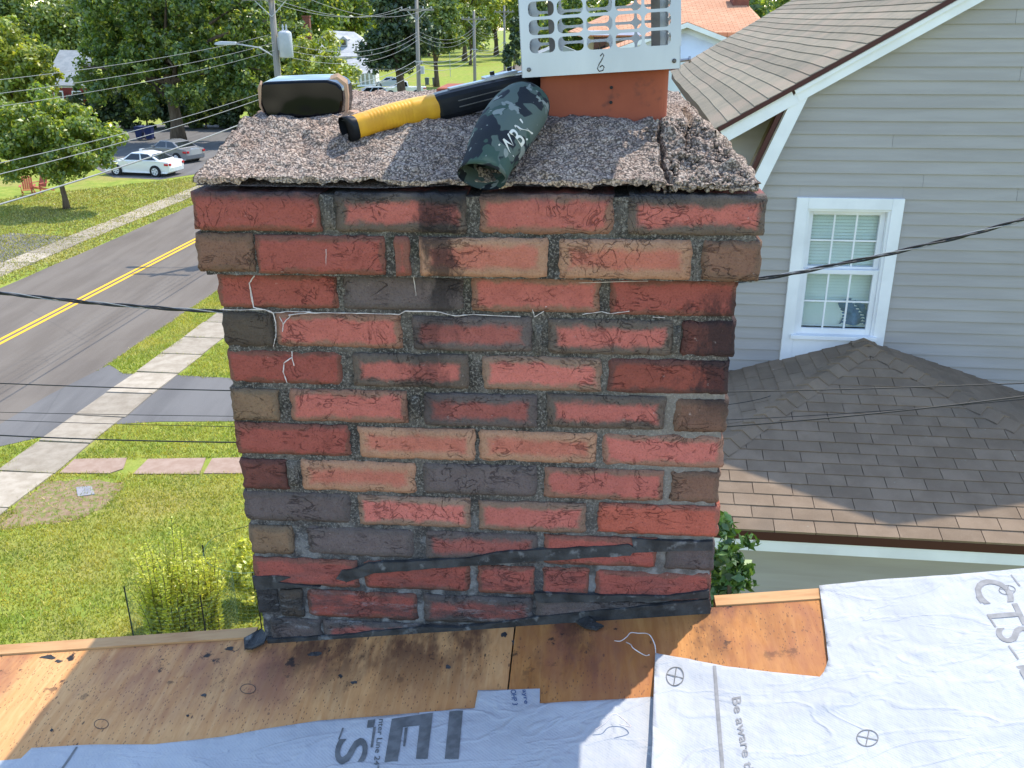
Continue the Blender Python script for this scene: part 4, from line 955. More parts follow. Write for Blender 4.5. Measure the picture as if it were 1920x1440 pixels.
# white house with pale hipped roof down the street
D3 = 132.0
def w_(px, py, d=D3): return at_depth(px, py, d)
wh = thing('white_house', 'white house with pale grey hipped roof down the street', 'house', (w_(650, 150)[0], w_(650, 150)[1], 0))
P1, P2 = w_(612, 57, D3+5), w_(664, 60, D3+5)
e1, e2, e3 = w_(588, 108), w_(706, 104, D3-1), w_(712, 92, D3+10)
plane_roof('roof', [e1, e2, P2, P1], MAT['roof_pale'], wh); plane_roof('hip', [e2, e3, P2], MAT['roof_pale'], wh); plane_roof('hip', [w_(580, 96, D3+10), e1, P1], MAT['roof_pale'], wh)
wallq('wall', w_(592, 108, D3+.3), w_(702, 105, D3-.5), e1[2]-.05, 0, MAT['wall_white'], wh)
wallq('wall', w_(702, 105, D3-.5), w_(708, 92, D3+9.5), e2[2]-.02, 0, MAT['wall_white'], wh)
plane_roof('porch_roof', [w_(640, 142, D3-4), w_(704, 136, D3-4), w_(690, 104, D3-.6), w_(650, 112, D3-.6)], MAT['roof_pale'], wh)
for px_ in (676, 682, 688, 694): 
    p = w_(px_, 98, D3-.7); q_ = MB().box((p[0]-.16, p[1]-.14, p[2]-.5), (p[0]+.16, p[1], p[2]+.3)).build('window', MAT['car_glass'], wh)
for px_ in (660, 668, 676, 684, 692, 700):
    a = w_(px_, 138, D3-3.9); MB().box((a[0]-.09, a[1]-.09, .3), (a[0]+.09, a[1]+.09, a[2])).build('porch_post', MAT['trim'], wh)
MB().prism([w_(655, 160, D3-4), w_(704, 158, D3-4), w_(704, 161, D3-4), w_(655, 163, D3-4)], (0, .1, 0)).build('porch_rail', MAT['trim'], wh)
dm = w_(645, 78, D3+1.5); d_ = MB().box((dm[0]-.5, dm[1]-.3, dm[2]-.6), (dm[0]+.5, dm[1]+2.5, dm[2]+.3)).prism([(dm[0]-.6, dm[1]-.4, dm[2]+.3), (dm[0]+.6, dm[1]-.4, dm[2]+.3), (dm[0], dm[1]-.4, dm[2]+.75)], (0, 3, 0)).build('dormer', MAT['roof_pale'], wh)
MB().box((dm[0]-.3, dm[1]-.34, dm[2]-.45), (dm[0]+.3, dm[1]-.302, dm[2]+.25)).build('window', MAT['car_glass'], d_)
ch = w_(575, 40, D3+6); MB().box((ch[0]-.5, ch[1]-.5, ch[2]-3), (ch[0]+.5, ch[1]+.5, ch[2]+.6)).box((ch[0]-.6, ch[1]-.6, ch[2]+.6), (ch[0]+.6, ch[1]+.6, ch[2]+.8)).build('chimney_stack', MAT['brick_far'], wh)
# white shed seen through the cap
shb = at_depth(1050, 105, 60)
sh = thing('white_garage', 'pale garage seen through the bottom row of the chimney cap', 'garage', (shb[0], shb[1], 0))
MB().box((shb[0]-2.2, shb[1], 0), (shb[0]+2.3, shb[1]+4, shb[2]-.2)).build('wall', MAT['wall_white'], sh)
MB().prism([(shb[0]-2.5, shb[1]-.3, shb[2]-.3), (shb[0]+2.6, shb[1]-.3, shb[2]-.3), (shb[0], shb[1]-.3, shb[2]+.7)], (0, 4.6, 0)).build('roof', MAT['roof_grey'], sh)
MB().box((shb[0]-1.2, shb[1]-.05, 0), (shb[0]+1.2, shb[1]-.002, 2.2)).build('garage_door', MAT['trim'], sh)

# ================================================================== vehicles
def car(name, label, cat, loc, heading, paint, kind='sedan', L=4.65, W=1.8, group='parked cars'):
    t = thing(name, label, cat, (loc[0], loc[1], 0), heading, group); M = frame((loc[0], loc[1], 0), heading)
    hw = W / 2; wb = L * .575; xf = wb / 2 + .02; xr = -wb / 2 + .02; R = .33 if kind == 'sedan' else .37
    # local +x = front
    if kind == 'sedan':
        low = [(-L/2+.05, .30), (-L/2, .55), (-L/2+.05, .92), (-L*.30, 1.0), (L*.10, .97), (L*.24, .93), (L*.43, .78), (L/2-.02, .62), (L/2, .42), (L/2-.12, .22), (-L/2+.25, .20)]
        roof = [(-L*.36, .98), (-L*.20, 1.36), (-L*.08, 1.45), (L*.06, 1.43), (L*.22, .94)]
    elif kind == 'suv':
        low = [(-L/2+.06, .38), (-L/2, .7), (-L/2+.04, 1.08), (-L*.3, 1.12), (L*.18, 1.08), (L*.26, 1.04), (L*.45, .95), (L/2, .72), (L/2, .46), (L/2-.15, .28), (-L/2+.25, .28)]
        roof = [(-L*.485, 1.08), (-L*.44, 1.55), (-L*.34, 1.70), (L*.02, 1.68), (L*.23, 1.05)]
    else:
        low = [(-L/2+.03, .45), (-L/2, .8), (-L/2+.02, 1.12), (-L*.10, 1.14), (L*.20, 1.14), (L*.26, 1.12), (L*.47, 1.04), (L/2, .8), (L/2, .5), (L/2-.12, .36), (-L/2+.25, .38)]
        roof = [(-L*.12, 1.12), (-L*.09, 1.70), (-L*.05, 1.82), (L*.08, 1.80), (L*.21, 1.12)]
    body = MB(); ys = [(-hw, .93), (-hw*.96, 1.0), (-hw*.5, 1.02), (0, 1.025), (hw*.5, 1.02), (hw*.96, 1.0), (hw, .93)]
    n = len(low); V = []
    for y, k in ys:
        for x, z in low:
            tap = 1 - .10 * (abs(x) / (L/2)) ** 4
            V.append((x * (1 - .03 * (abs(y) / hw) ** 4), y * tap, .62 + (z - .62) * (k if z > .62 else 1)))
    Fc = [(i*n+j, i*n+(j+1) % n, (i+1)*n+(j+1) % n, (i+1)*n+j) for i in range(len(ys)-1) for j in range(n)] + [tuple(range(n)), tuple((len(ys)-1)*n+j for j in range(n))[::-1]]
    bo = body.add(V, Fc).build('body', paint, t, M, bevel=.03)
    # greenhouse
    gb = MB(); rn = len(roof); V = []
    zmax = max(z for x, z in roof); zmin = min(z for x, z in roof)
    for sgn in (-1, 1):
        for x, z in roof: V.append((x, sgn * (hw * .95 - .22 * (z - zmin) / (zmax - zmin)), z))
    Fc = [tuple(range(rn)), tuple(range(2*rn-1, rn-1, -1))] + [(i, rn+i, rn+(i+1) % rn, (i+1) % rn) for i in range(rn)]
    gb.add(V, Fc).build('cabin', paint, t, M, bevel=.04)
    def lerp(a, b, f): return (a[0] + (b[0]-a[0])*f, a[1] + (b[1]-a[1])*f)
    yat = lambda z: hw * .95 - .22 * (z - zmin) / (zmax - zmin) + .008
    zb, zt = zmin + .07, zmax - .09
    def xs_at(z):
        l = None; r = None
        for i in range(len(roof)-1):
            (x0, z0), (x1, z1) = roof[i], roof[i+1]
            if (z0 - z) * (z1 - z) <= 0 and z0 != z1:
                x = x0 + (x1-x0) * (z - z0) / (z1 - z0)
                l = x if l is None else min(l, x); r = x if r is None else max(r, x)
        return l, r
    (l0, r0), (l1, r1) = xs_at(zb), xs_at(zt)
    for sgn in (-1, 1):
        cuts = [.0, .48, 1.0] if kind != 'suv' else [0, .3, .64, 1.0]
        for i in range(len(cuts)-1):
            f0, f1 = cuts[i] + .03, cuts[i+1] - .03
            q = [(l0+.10+(r0-l0-.22)*f0, zb), (l0+.10+(r0-l0-.22)*f1, zb), (l1+.06+(r1-l1-.12)*f1, zt), (l1+.06+(r1-l1-.12)*f0, zt)]
            MB().prism([(x, sgn*(yat(z)-.012), z) for x, z in q], (0, sgn*.014, 0)).build('side_window', MAT['car_glass'], t, M)
    def screen(a, b, name, sg):
        P = lerp(a, b, .12); Q = lerp(a, b, .88); off = np.array([sg*.012, 0, .012])
        MB().prism([np.array((P[0], -yat(P[1])+.12, P[1]))+off*.2, np.array((P[0], yat(P[1])-.12, P[1]))+off*.2, np.array((Q[0], yat(Q[1])-.1, Q[1]))+off*.2, np.array((Q[0], -yat(Q[1])+.1, Q[1]))+off*.2], off).build(name, MAT['car_glass'], t, M)
    screen(roof[-1], roof[-2], 'windscreen', 1); screen(roof[0], roof[1], 'rear_window', -1)
    for x in (xf, xr):
        for sgn in (-1, 1):
            y = sgn * (hw - .09)
            MB().lathe([(R+.05, -.05), (R+.05, .048)], 20, (x, sgn*(hw-.045), R), 'y').build('wheel_arch', MAT['black_matt'], t, M)
            wl = MB().lathe([(R*.7, -.11), (R*.94, -.105), (R, -.07), (R, .07), (R*.94, .105), (R*.7, .11)], 22, (x, y, R), 'y').build('wheel', MAT['tyre'], t, M, smooth=True)
            rm = MB().lathe([(R*.10, .124), (R*.62, .113), (R*.68, .119), (R*.68, .09)] if sgn > 0 else [(R*.68, -.09), (R*.68, -.119), (R*.62, -.113), (R*.10, -.124)], 20, (x, y, R), 'y')
            rm.build('rim', MAT['alloy'], wl, M)
            for q in range(5):
                a_ = 2*math.pi*(q+.5)/5; c_, s_ = math.cos(a_), math.sin(a_)
                MB().prism([(x + R*.25*c_ - .012*s_, y + sgn*.1235, R + R*.25*s_ + .012*c_), (x + R*.55*c_ - .032*s_, y + sgn*.115, R + R*.55*s_ + .032*c_), (x + R*.55*c_ + .032*s_, y + sgn*.115, R + R*.55*s_ - .032*c_), (x + R*.25*c_ + .012*s_, y + sgn*.1235, R + R*.25*s_ - .012*c_)], (0, sgn*.004, 0)).build('rim_gap', MAT['tyre'], wl, M)
    zl = low[2][1] - .17
    for sgn in (-1, 1):
        MB().box((-L/2-.012, sgn*hw*.86-.16 if sgn > 0 else sgn*hw*.86, zl-.06), (-L/2+.26, sgn*hw*.86 if sgn > 0 else sgn*hw*.86+.16, zl+.08)).build('tail_light', MAT['red_lens'], t, M, bevel=.02)
        MB().box((-L/2+.08, sgn*(hw-.03)-.03, zl-.05), (-L/2+.36, sgn*(hw-.03)+.035, zl+.07)).build('tail_light', MAT['red_lens'], t, M, bevel=.02)
        MB().box((L/2-.34, sgn*hw*.74-.2, low[6][1]-.16), (L/2-.05, sgn*hw*.74+.2, low[6][1]-.02)).build('headlight', MAT['clear_lens'], t, M, bevel=.02)
        MB().box((roof[-1][0]-.28, sgn*(hw+.02)-.09, zmin+.02), (roof[-1][0]-.14, sgn*(hw+.02)+.09, zmin+.15)).build('door_mirror', paint, t, M, bevel=.02)
        for x in (-.1*L/4.6 - .65, .35): MB().box((x, sgn*(hw-.005)-.012, .80), (x+.18, sgn*(hw-.005)+.02, .83)).build('door_handle', paint, t, M)
    return t
f_, r2 = ground(234, 325), ground(311, 328); mid = (f_ + r2) / 2; hd = math.atan2((f_-r2)[1], (f_-r2)[0])
car('parked_car', 'white sedan parked beyond the maple, seen from its side', 'car', mid, hd, MAT['car_white'], 'sedan', 4.85)
c2 = ground(352, 303); car('parked_car', 'grey sedan parked just behind the white sedan', 'car', c2 + np.array([-1.2, .6, 0]), hd - .25, MAT['car_grey'], 'sedan', 4.7)
p = (ground(663, 191) + ground(716, 191)) / 2
car('parked_car', 'silver blue suv parked below the white house', 'car', p, rad(195), MAT['car_blue'], 'suv', 4.7)
p = (ground(724, 180) + ground(792, 180)) / 2
car('parked_truck', 'white pickup truck parked behind the evergreen trunk', 'pickup truck', p, rad(184), MAT['car_white'], 'pickup', 5.6, 1.95)
p = ground(730, 172); car('parked_car', 'silver car parked behind the white pickup', 'car', p + np.array([-1, 8, 0]), rad(182), MAT['car_silver'], 'sedan', 4.6)

# bins, chairs and small street things
def bin_(px, py, mat, label):
    p = ground(px, py); t = thing('trash_bin', label, 'bin', (p[0], p[1], 0), 0, 'bins at the kerb')
    M = frame((p[0], p[1], 0))
    MB().add([(-.24,-.28,.08),(.24,-.28,.08),(.24,.28,.08),(-.24,.28,.08),(-.30,-.36,1.0),(.30,-.36,1.0),(.30,.36,1.0),(-.30,.36,1.0)], [(3,2,1,0),(4,5,6,7),(0,1,5,4),(1,2,6,5),(2,3,7,6),(3,0,4,7)]).build('bin_body', mat, t, M, bevel=.02)
    MB().prism([(-.33,-.40,1.0),(.33,-.40,1.0),(.33,-.40,1.05),(0,-.40,1.10),(-.33,-.40,1.05)], (0, .82, 0)).build('lid', mat, t, M)
    for s_ in (-1, 1): MB().lathe([(.1, -.03), (.11, 0), (.1, .03)], 12, (s_*.27, .3, .11), 'x').build('wheel', MAT['tyre'], t, M)
bin_(801, 160, MAT['bin'], 'grey wheeled bin on the far lawn, left one'); bin_(815, 160, MAT['bin'], 'grey wheeled bin on the far lawn, right one')
bin_(264, 262, MAT['bin_blue'], 'blue wheeled bin in the shade behind the maple'); bin_(282, 262, MAT['bin_blue'], 'second blue wheeled bin in the shade nearer the big trunk')
def chair(px, py, rz, label):
    p = ground(px, py); t = thing('garden_chair', label, 'chair', (p[0], p[1], 0), rz, 'red garden chairs'); M = frame((p[0], p[1], 0), rz)
    for i in range(5): MB().prism([(-.27+.11*i, .05, .32), (-.18+.11*i, .05, .32), (-.18+.11*i, .38, 1.02), (-.27+.11*i, .38, 1.02)], (0, .025, 0)).build('back_slat', MAT['red_chair'], t, M)
    for i in range(5): MB().box((-.28, -.5+.115*i, .34+.0-.012*i), (.28, -.41+.115*i, .36-.012*i)).build('seat_slat', MAT['red_chair'], t, M)
    for sx in (-1, 1):
        MB().box((sx*.36-.06, -.52, .55), (sx*.36+.06, .22, .575)).build('armrest', MAT['red_chair'], t, M)
        MB().box((sx*.31-.015, -.50, 0), (sx*.31+.015, -.41, .55)).build('leg', MAT['red_chair'], t, M)
        MB().prism([(sx*.31-.015, -.40, .34), (sx*.31-.015, -.40, .26), (sx*.31-.015, .55, 0), (sx*.31-.015, .62, .05)], (.03, 0, 0)).build('leg', MAT['red_chair'], t, M)
chair(55, 366, .4, 'red slatted garden chair half hidden under the maple, left one'); chair(80, 360, -.3, 'red slatted garden chair under the maple, right one')
fp_ = at_depth(842, 60, 150)
fl = thing('flag_pole', 'small orange flag on a thin pole in front of the far trees', 'flag', (fp_[0], fp_[1], 0))
MB().tube([(fp_[0], fp_[1], 0), (fp_[0], fp_[1], 8.9)], .05, 6).build('pole', MAT['galv'], fl)
V = [(fp_[0] + .1 + 1.1*a/6, fp_[1] + .12*math.sin(a*1.3), 8.8 - .25*a/6 - .65*b) for a in range(7) for b in range(2)]
MB().add(V, [(2*a, 2*a+1, 2*a+3, 2*a+2) for a in range(6)]).build('flag_cloth', basic('orange_flag', (.6, .17, .06), .8), fl)

# ================================================================== caged yellow shrub on the lawn
sb = ground(335, 1195)
bx_, by_ = sb[0] + .05, sb[1] + .25
shrub = thing('yellow_shrub', 'yellow green twiggy shrub inside the wire cage on the lawn', 'shrub', (bx_, by_, 0))
Vv = []; st = MB()
for i in range(95):
    a = RNG.uniform(0, 2*math.pi); r = .66 * math.sqrt(RNG.random()); x0, y0 = bx_ + r*math.cos(a)*.9, by_ + r*math.sin(a)*.7
    h = (RNG.uniform(.75, 1.35) if i % 3 else RNG.uniform(1.3, 2.05)) * (1.08 - .35 * r / .66) ; lx, ly = RNG.uniform(-.16, .16) + .22*(x0-bx_), RNG.uniform(-.12, .12)
    pts = [np.array([x0 + lx*f*f, y0 + ly*f*f, h*f]) for f in np.linspace(0, 1, 7)]
    st.tube(pts, [.008, .008, .007, .006, .005, .004, .003], 4)
    m_ = int(h * 190)
    for f in RNG.uniform(.08, 1.0, m_) ** 1.15:
        k = f * 6; i0 = min(int(k), 5); p = pts[i0] + (pts[i0+1]-pts[i0]) * (k - i0); an = RNG.uniform(0, 2*math.pi); sz = RNG.uniform(.030, .060) * (1.2 - .55*f)
        o = np.array([math.cos(an), math.sin(an), RNG.uniform(.1, .9)]); o /= np.linalg.norm(o); s_ = np.cross(o, RNG.normal(size=3)); s_ /= np.linalg.norm(s_)
        b_ = p + o * .015; tip = b_ + o * sz * 1.7; md = b_ + o * sz * .8
        Vv += [b_, md - s_*sz*.34, tip, md + s_*sz*.34]
st.build('stems', MAT['twig'], shrub)
add_crown(shrub, np.array(Vv), MAT['leaf_shrub'], 'foliage')
def cage(cx, cy, rx, ry, h, label, wires_v, posts):
    t = thing('wire_cage', label, 'garden fence', (cx, cy, 0))
    for a in posts:
        x, y = cx + rx*math.cos(a), cy + ry*math.sin(a); MB().tube([(x, y, 0), (x, y, h+.06)], .011, 6).build('stake', MAT['black_matt'], t)
    nb = MB()
    for k in range(wires_v):
        a = 2*math.pi*k/wires_v; x, y = cx + rx*math.cos(a), cy + ry*math.sin(a); nb.tube([(x, y, 0), (x, y, h)], .0011, 3, False)
    z_ = .04
    while z_ <= h:
        nb.tube([(cx + rx*math.cos(a), cy + ry*math.sin(a), z_ + .012*math.sin(a*5)) for a in np.linspace(0, 2*math.pi, 33)], .0011 if z_ < h - .06 else .006, 3, False); z_ += .07
    nb.build('wire_netting', MAT['net'], t)
cage(bx_, by_, .82, .72, .95, 'round wire netting cage with dark stakes around the yellow shrub', 74, [3.6, 5.4])
# second low caged plant behind the chimney foot
s2 = ground(455, 1150); x2, y2 = s2[0] + .15, s2[1] + .3
plant = thing('netted_plant', 'low yellow green plant under netting beside the chimney foot', 'shrub', (x2, y2, 0))
V = leaf_cloud([(x2, y2, .5), (x2+.3, y2-.2, .35), (x2-.1, y2+.2, .8)], [(.5, .4, .4), (.4, .35, .3), (.35, .35, .35)], 2600, .055, clump=.14, nclump=60, shell=.4)
MB().tube([(x2, y2, 0), (x2, y2, .8)], .015, 5).tube([(x2, y2, .2), (x2+.3, y2-.15, .6)], .01, 5).build('stems', MAT['twig'], plant)
add_crown(plant, V, MAT['leaf_shrub'], 'foliage')
cage(x2+.12, y2, .85, .75, 1.15, 'square topped green netting over the low plant by the chimney', 70, [3.3, 4.9, .8])

# ================================================================== the chimney
PSI = math.atan(F_PX / (23000 * cp))
d0 = ray(900, 540); P0 = CAM + d0 * 1.49 / np.dot(d0, FW)
CL = (P0[0], P0[1], 0.0); CF = frame(CL, -PSI); CFI = np.linalg.inv(CF)
NRM = -CF[:3, 1]
def cw_(x, y, off=0.0):                             # pixel -> chimney frame, on the plane 'off' metres in front of the brick face
    q = on_plane(x, y, P0 + NRM * off, NRM); return fpt(CFI, q)
chim = thing('brick_chimney', 'weathered red brick chimney with crumbling concrete crown', 'chimney', CL, -PSI)
A0, A1, DEP = -.440, .412, .66                      # left, right, depth of the shaft
CR = (-.449, .434)                                  # corbelled top courses
COUR = [8.953, 8.885, 8.815] + [8.815 - .0682 * i for i in range(1, 13)]
ROW = [
 (395, [(360,600,'R'),(629,874,'W'),(899,1150,'r'),(1178,1437,'W')]),
 (478, [(368,475,'B'),(480,721,'R'),(740,767,'R'),(786,1027,'T'),(1048,1297,'T'),(1318,1428,'B')]),
 (547, [(403,632,'R'),(642,869,'D'),(884,1125,'r'),(1144,1388,'R')]),
 (620, [(411,512,'N'),(518,753,'r'),(773,997,'V'),(1028,1262,'W'),(1279,1383,'M')]),
 (690, [(422,639,'R'),(661,878,'W'),(905,1128,'T2'),(1141,1374,'S')]),
 (758, [(431,522,'G'),(545,763,'r'),(794,1006,'V'),(1025,1248,'W'),(1266,1366,'B')]),
 (828, [(441,655,'R'),(673,890,'T'),(898,1119,'T'),(1130,1357,'r')]),
 (893, [(449,538,'M'),(565,778,'T'),(793,1006,'D'),(1020,1245,'r'),(1259,1352,'B')]),
 (957, [(456,657,'D'),(672,882,'T2'),(897,1098,'T2'),(1122,1344,'X')]),
 (1020,[(463,550,'G'),(576,775,'D'),(797,1009,'V'),(1020,1232,'R'),(1250,1338,'D')]),
 (1075,[(471,671,'R'),(682,881,'R'),(895,1003,'R'),(1017,1105,'R'),(1117,1332,'R')]),
 (1132,[(478,522,'K'),(526,567,'N'),(576,782,'R'),(795,999,'V'),(1005,1330,'D')]),
 (1185,[(508,602,'D'),(607,790,'V'),(800,990,'D')]),
]
PAL = {  # core, rim, rim width
 'R': ((.31,.088,.068),(.20,.085,.062),.008), 'r': ((.46,.142,.112),(.27,.150,.105),.011), 'W': ((.46,.142,.114),(.135,.108,.088),.016),
 'T': ((.42,.145,.100),(.36,.205,.130),.017), 'T2': ((.50,.156,.124),(.25,.165,.118),.013), 'D': ((.125,.100,.095),(.105,.088,.082),.012),
 'V': ((.31,.102,.084),(.125,.102,.094),.016), 'B': ((.195,.108,.074),(.155,.096,.066),.01), 'N': ((.088,.070,.054),(.075,.062,.050),.01),
 'G': ((.215,.142,.088),(.165,.12,.08),.01), 'M': ((.155,.060,.048),(.11,.050,.042),.01), 'S': ((.27,.078,.056),(.15,.068,.055),.010),
 'X': ((.44,.118,.078),(.32,.115,.078),.005), 'K': ((.035,.035,.038),(.045,.045,.048),.01)}
def brick(x0, x1, z0, z1, y, typ, fr=CF, depth=.095, seed=0, parent=chim, nx=24, nz=9):
    """one brick: a rough front face at y, soft uneven arrises, plain back"""
    w_, h_ = x1 - x0, z1 - z0; V = []; UV = []
    for i in range(nx + 1):
        for k in range(nz + 1):
            u, v = i / nx, k / nz
            # pull first and last rows in for a rounded arris
            uu = [0, .22][0] if False else u
            x, z = x0 + w_*uu, z0 + h_*v
            e = min(min(u, 1-u) * w_, min(v, 1-v) * h_)
            nz_ = noise.noise((x*14 + seed, z*22, seed*.37)) * .0016 + noise.noise((x*55, z*70 + seed, 3.1)) * .0010
            yy = y + nz_ + (.0032 if e < 1e-6 else 0) + (.003 if (u in (0, 1) and v in (0, 1)) else 0)
            if e < 1e-6:
                x += noise.noise((z*90, x*40, seed)) * .0038; z += noise.noise((x*70, z*40, seed+9)) * .0022 + noise.noise((x*190, z*40, seed+5)) * .0014
            V.append((x, yy, z)); UV.append((u, v))
    n1 = nz + 1
    Fc = [(i*n1+k, (i+1)*n1+k, (i+1)*n1+k+1, i*n1+k+1) for i in range(nx) for k in range(nz)]
    ring = [i*n1 for i in range(nx+1)] + [nx*n1+k for k in range(1, n1)] + [i*n1+nz for i in range(nx-1, -1, -1)] + [k for k in range(nz-1, 0, -1)]
    b0 = len(V); V += [(V[r][0], y + depth, V[r][2]) for r in ring]; UV += [(0, 0)] * len(ring); m_ = len(ring)
    Fc += [(ring[i], b0+i, b0+(i+1) % m_, ring[(i+1) % m_]) for i in range(m_)]
    me = raw_mesh('brick', to_local(V, fr, parent), Fc, smooth=False)
    bm = bmesh.new(); bm.from_mesh(me); bmesh.ops.recalc_face_normals(bm, faces=bm.faces); bm.to_mesh(me); bm.free()
    sm = np.zeros(len(me.polygons), bool); sm[:nx*nz] = True; me.polygons.foreach_set('use_smooth', sm)
    uvl = me.uv_layers.new(name='UVMap')
    idx = np.zeros(len(me.loops), np.int32); me.loops.foreach_get('vertex_index', idx)
    uvl.data.foreach_set('uv', np.array(UV, np.float32)[idx].ravel())
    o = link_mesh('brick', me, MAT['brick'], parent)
    core, rim, rw = PAL[typ]; jit = random.uniform(.88, 1.12)
    o['core'] = [c * jit for c in core]; o['rim'] = [c * jit for c in rim]; o['rim_width'] = rw; o['size'] = [w_, h_, 0.0]
    return o
for r, (py, bs) in enumerate(ROW):
    off = .03 if r < 2 else 0.0
    zt, zb = COUR[r], COUR[r+1]
    for (a, b, typ) in bs:
        xa, xb = cw_(a, py, off)[0], cw_(b, py, off)[0]
        if r >= 2: xa = A0 + random.uniform(-.002, .003) if xa < A0 + .012 else xa; xb = A1 + random.uniform(-.003, .002) if xb > A1 - .012 else xb
        j = .0085 if r >= 2 else .0075
        tilt = random.uniform(-.0015, .0015)
        brick(xa, xb, zb + j*.55 + tilt, zt - j*.45 + tilt, -off + random.uniform(-.002, .0022), typ, seed=r*17.3 + a*.01)
# bricks of the other three faces
def face_frame(which):
    if which == 'right': return CF @ frame((A1, 0, 0), rad(90)), DEP
    if which == 'left': return CF @ frame((A0, DEP, 0), rad(-90)), DEP
    return CF @ frame((A1, DEP, 0), rad(180)), A1 - A0
for which in ('right', 'left', 'back'):
    FR, L_ = face_frame(which)
    for r in range(13):
        off = .022 if r < 2 else 0
        zt, zb = COUR[r], COUR[r+1]; x = -off + .004 + (.105 if (r % 2) == 0 and which != 'back' else .099 if which == 'back' else .1)
        x = (.105 if (r % 2 == 0) else .215) if which != 'back' else (.0 if r % 2 else -.11)
        while x < L_ - .03:
            xa, xb = max(x, .002 if which == 'left' else .1), min(x + .203, L_ - (.002 if which == 'right' else .1))
            if xb - xa > .04: brick(xa, xb, zb + .005, zt - .005, -off, random.choice('RRrWTVDBS'), FR, .09, seed=r*3.1 + x, nx=6, nz=3)
            x += .215
# mortar bed: a rough body just behind the brick faces
def rough_box(x0, x1, y0, y1, z0, z1, nx, ny, nz, amp, seed):
    bm = bmesh.new(); bmesh.ops.create_cube(bm, size=1)
    V = []; Fc = []; mb = MB()
    def grid(o, du, dv, nu, nv):
        o, du, dv = map(np.array, (o, du, dv)); L = []
        for i in range(nu+1):
            for k in range(nv+1):
                p = o + du*i/nu + dv*k/nv; q = Vector(p*60 + seed); q2 = Vector(p*18 + seed)
                L.append(p + amp*np.array([noise.noise(q), noise.noise(q + Vector((9, 2, 4))), noise.noise(q + Vector((3, 8, 1)))]) + amp*.8*np.array([noise.noise(q2), noise.noise(q2 + Vector((5, 5, 5))), 0]))
        mb.add(L, [(i*(nv+1)+k, (i+1)*(nv+1)+k, (i+1)*(nv+1)+k+1, i*(nv+1)+k+1) for i in range(nu) for k in range(nv)])
    bm.free(); X, Y, Z = x1-x0, y1-y0, z1-z0
    grid((x0, y0, z0), (X, 0, 0), (0, 0, Z), nx, nz); grid((x1, y0, z0), (0, Y, 0), (0, 0, Z), ny, nz)
    grid((x1, y1, z0), (-X, 0, 0), (0, 0, Z), nx, nz); grid((x0, y1, z0), (0, -Y, 0), (0, 0, Z), ny, nz); grid((x0, y0, z1), (X, 0, 0), (0, Y, 0), nx, ny)
    return mb
MI = .0062
rough_box(A0+MI, A1-MI, MI-.001, DEP-MI, 7.95, 8.818, 150, 40, 150, .0022, 3).build('mortar', MAT['mortar'], chim, CF, smooth=True)
rough_box(CR[0]+MI, CR[1]-MI, -.03+MI, DEP+.022-MI, 8.815, 8.944, 150, 40, 40, .0022, 7).build('mortar', MAT['mortar'], chim, CF, smooth=True)
MB().box((A0+.012, .014, 0), (A1-.012, DEP-.014, 7.97)).build('lower_shaft', MAT['brick_far'], chim, CF)
# light mortar bulges squeezed out of some joints
for (px_, py, w1, h1) in [(616, 400, 22, 60), (548, 890, 24, 58), (778, 765, 20, 50), (1268, 640, 16, 55), (1010, 640, 16, 60)]:
    c = cw_(px_, py, .03 if py < 510 else 0); sc = 1.49 / F_PX; nn = 8; V = []
    for i in range(nn+1):
        for k in range(nn+1):
            u, v = i/nn*2-1, k/nn*2-1; e = max(0, 1 - max(abs(u), abs(v))**3)
            V.append((c[0] + u*w1*sc*.5*(1+.2*noise.noise((v*2, px_, 0))), c[1] + .004 - .007*e + .003*noise.noise((u*4+px_, v*5, 1)), c[2] + v*h1*sc*.5))
    MB().add(V, [(i*(nn+1)+k, (i+1)*(nn+1)+k, (i+1)*(nn+1)+k+1, i*(nn+1)+k+1) for i in range(nn) for k in range(nn)]).build('mortar_bulge', MAT['mortar'], chim, CF, smooth=True)

# crown of crumbling concrete
bz = 8.961
INS = .135
tfl, tfr = cw_(456, 230, -INS), cw_(1316, 218, -INS)
TZ = (tfl[2] + tfr[2]) / 2
bl_, br_ = cw_(364, 340, .022)[0], cw_(1426, 352, .022)[0]
B0 = np.array([bl_, -.022, bz]); B1 = np.array([br_, -.022, bz]); T0 = np.array([tfl[0], INS + .003, TZ]); T1 = np.array([tfr[0], INS + .003, TZ])
YB, YT = DEP + .012, DEP - .055
CKX = cw_(1240, 290, .0)[0]
def crack_x(z): return CKX + (TZ - z) * .16 + .012 * noise.noise((z*38, 2, 2)) + .006 * noise.noise((z*120, 2, 7))
def crack2_x(z): return CKX + .055 - (TZ - z) * .5 + .014 * noise.noise((z*45, 8, 2))
def crown_disp(p, nrm):
    q = Vector(p); d, pts = noise.voronoi(q * 85)
    fine = .0022 * (1 - min(1, d[0] * 1.6)) + .0012 * noise.noise(q * 160)
    big = .0050 * noise.noise(q * 9) + .0065 * noise.noise(q * 30) + .0042 * noise.noise(q * 75)
    cx = crack_x(p[2]); s_ = p[0] - cx
    rub = max(0, min(1, (s_ + .02) / .03)) * max(0, min(1, (.2 - p[1]) / .05))
    d2, _ = noise.voronoi(q * 34 + Vector((3, 3, 3)))
    rb = rub * (.018 * (1 - min(1, d2[0] * 1.4)) - .007 + .006 * noise.noise(q * 45))
    gro = (-.028 * math.exp(-(s_ / .0036) ** 2) - .018 * math.exp(-((p[0] - crack2_x(p[2])) / .0030) ** 2) * (1 if p[0] > cx else 0)) if p[1] < .30 else 0
    return np.array(p) + np.array(nrm) * (fine + big + rb + gro)
cm = MB()
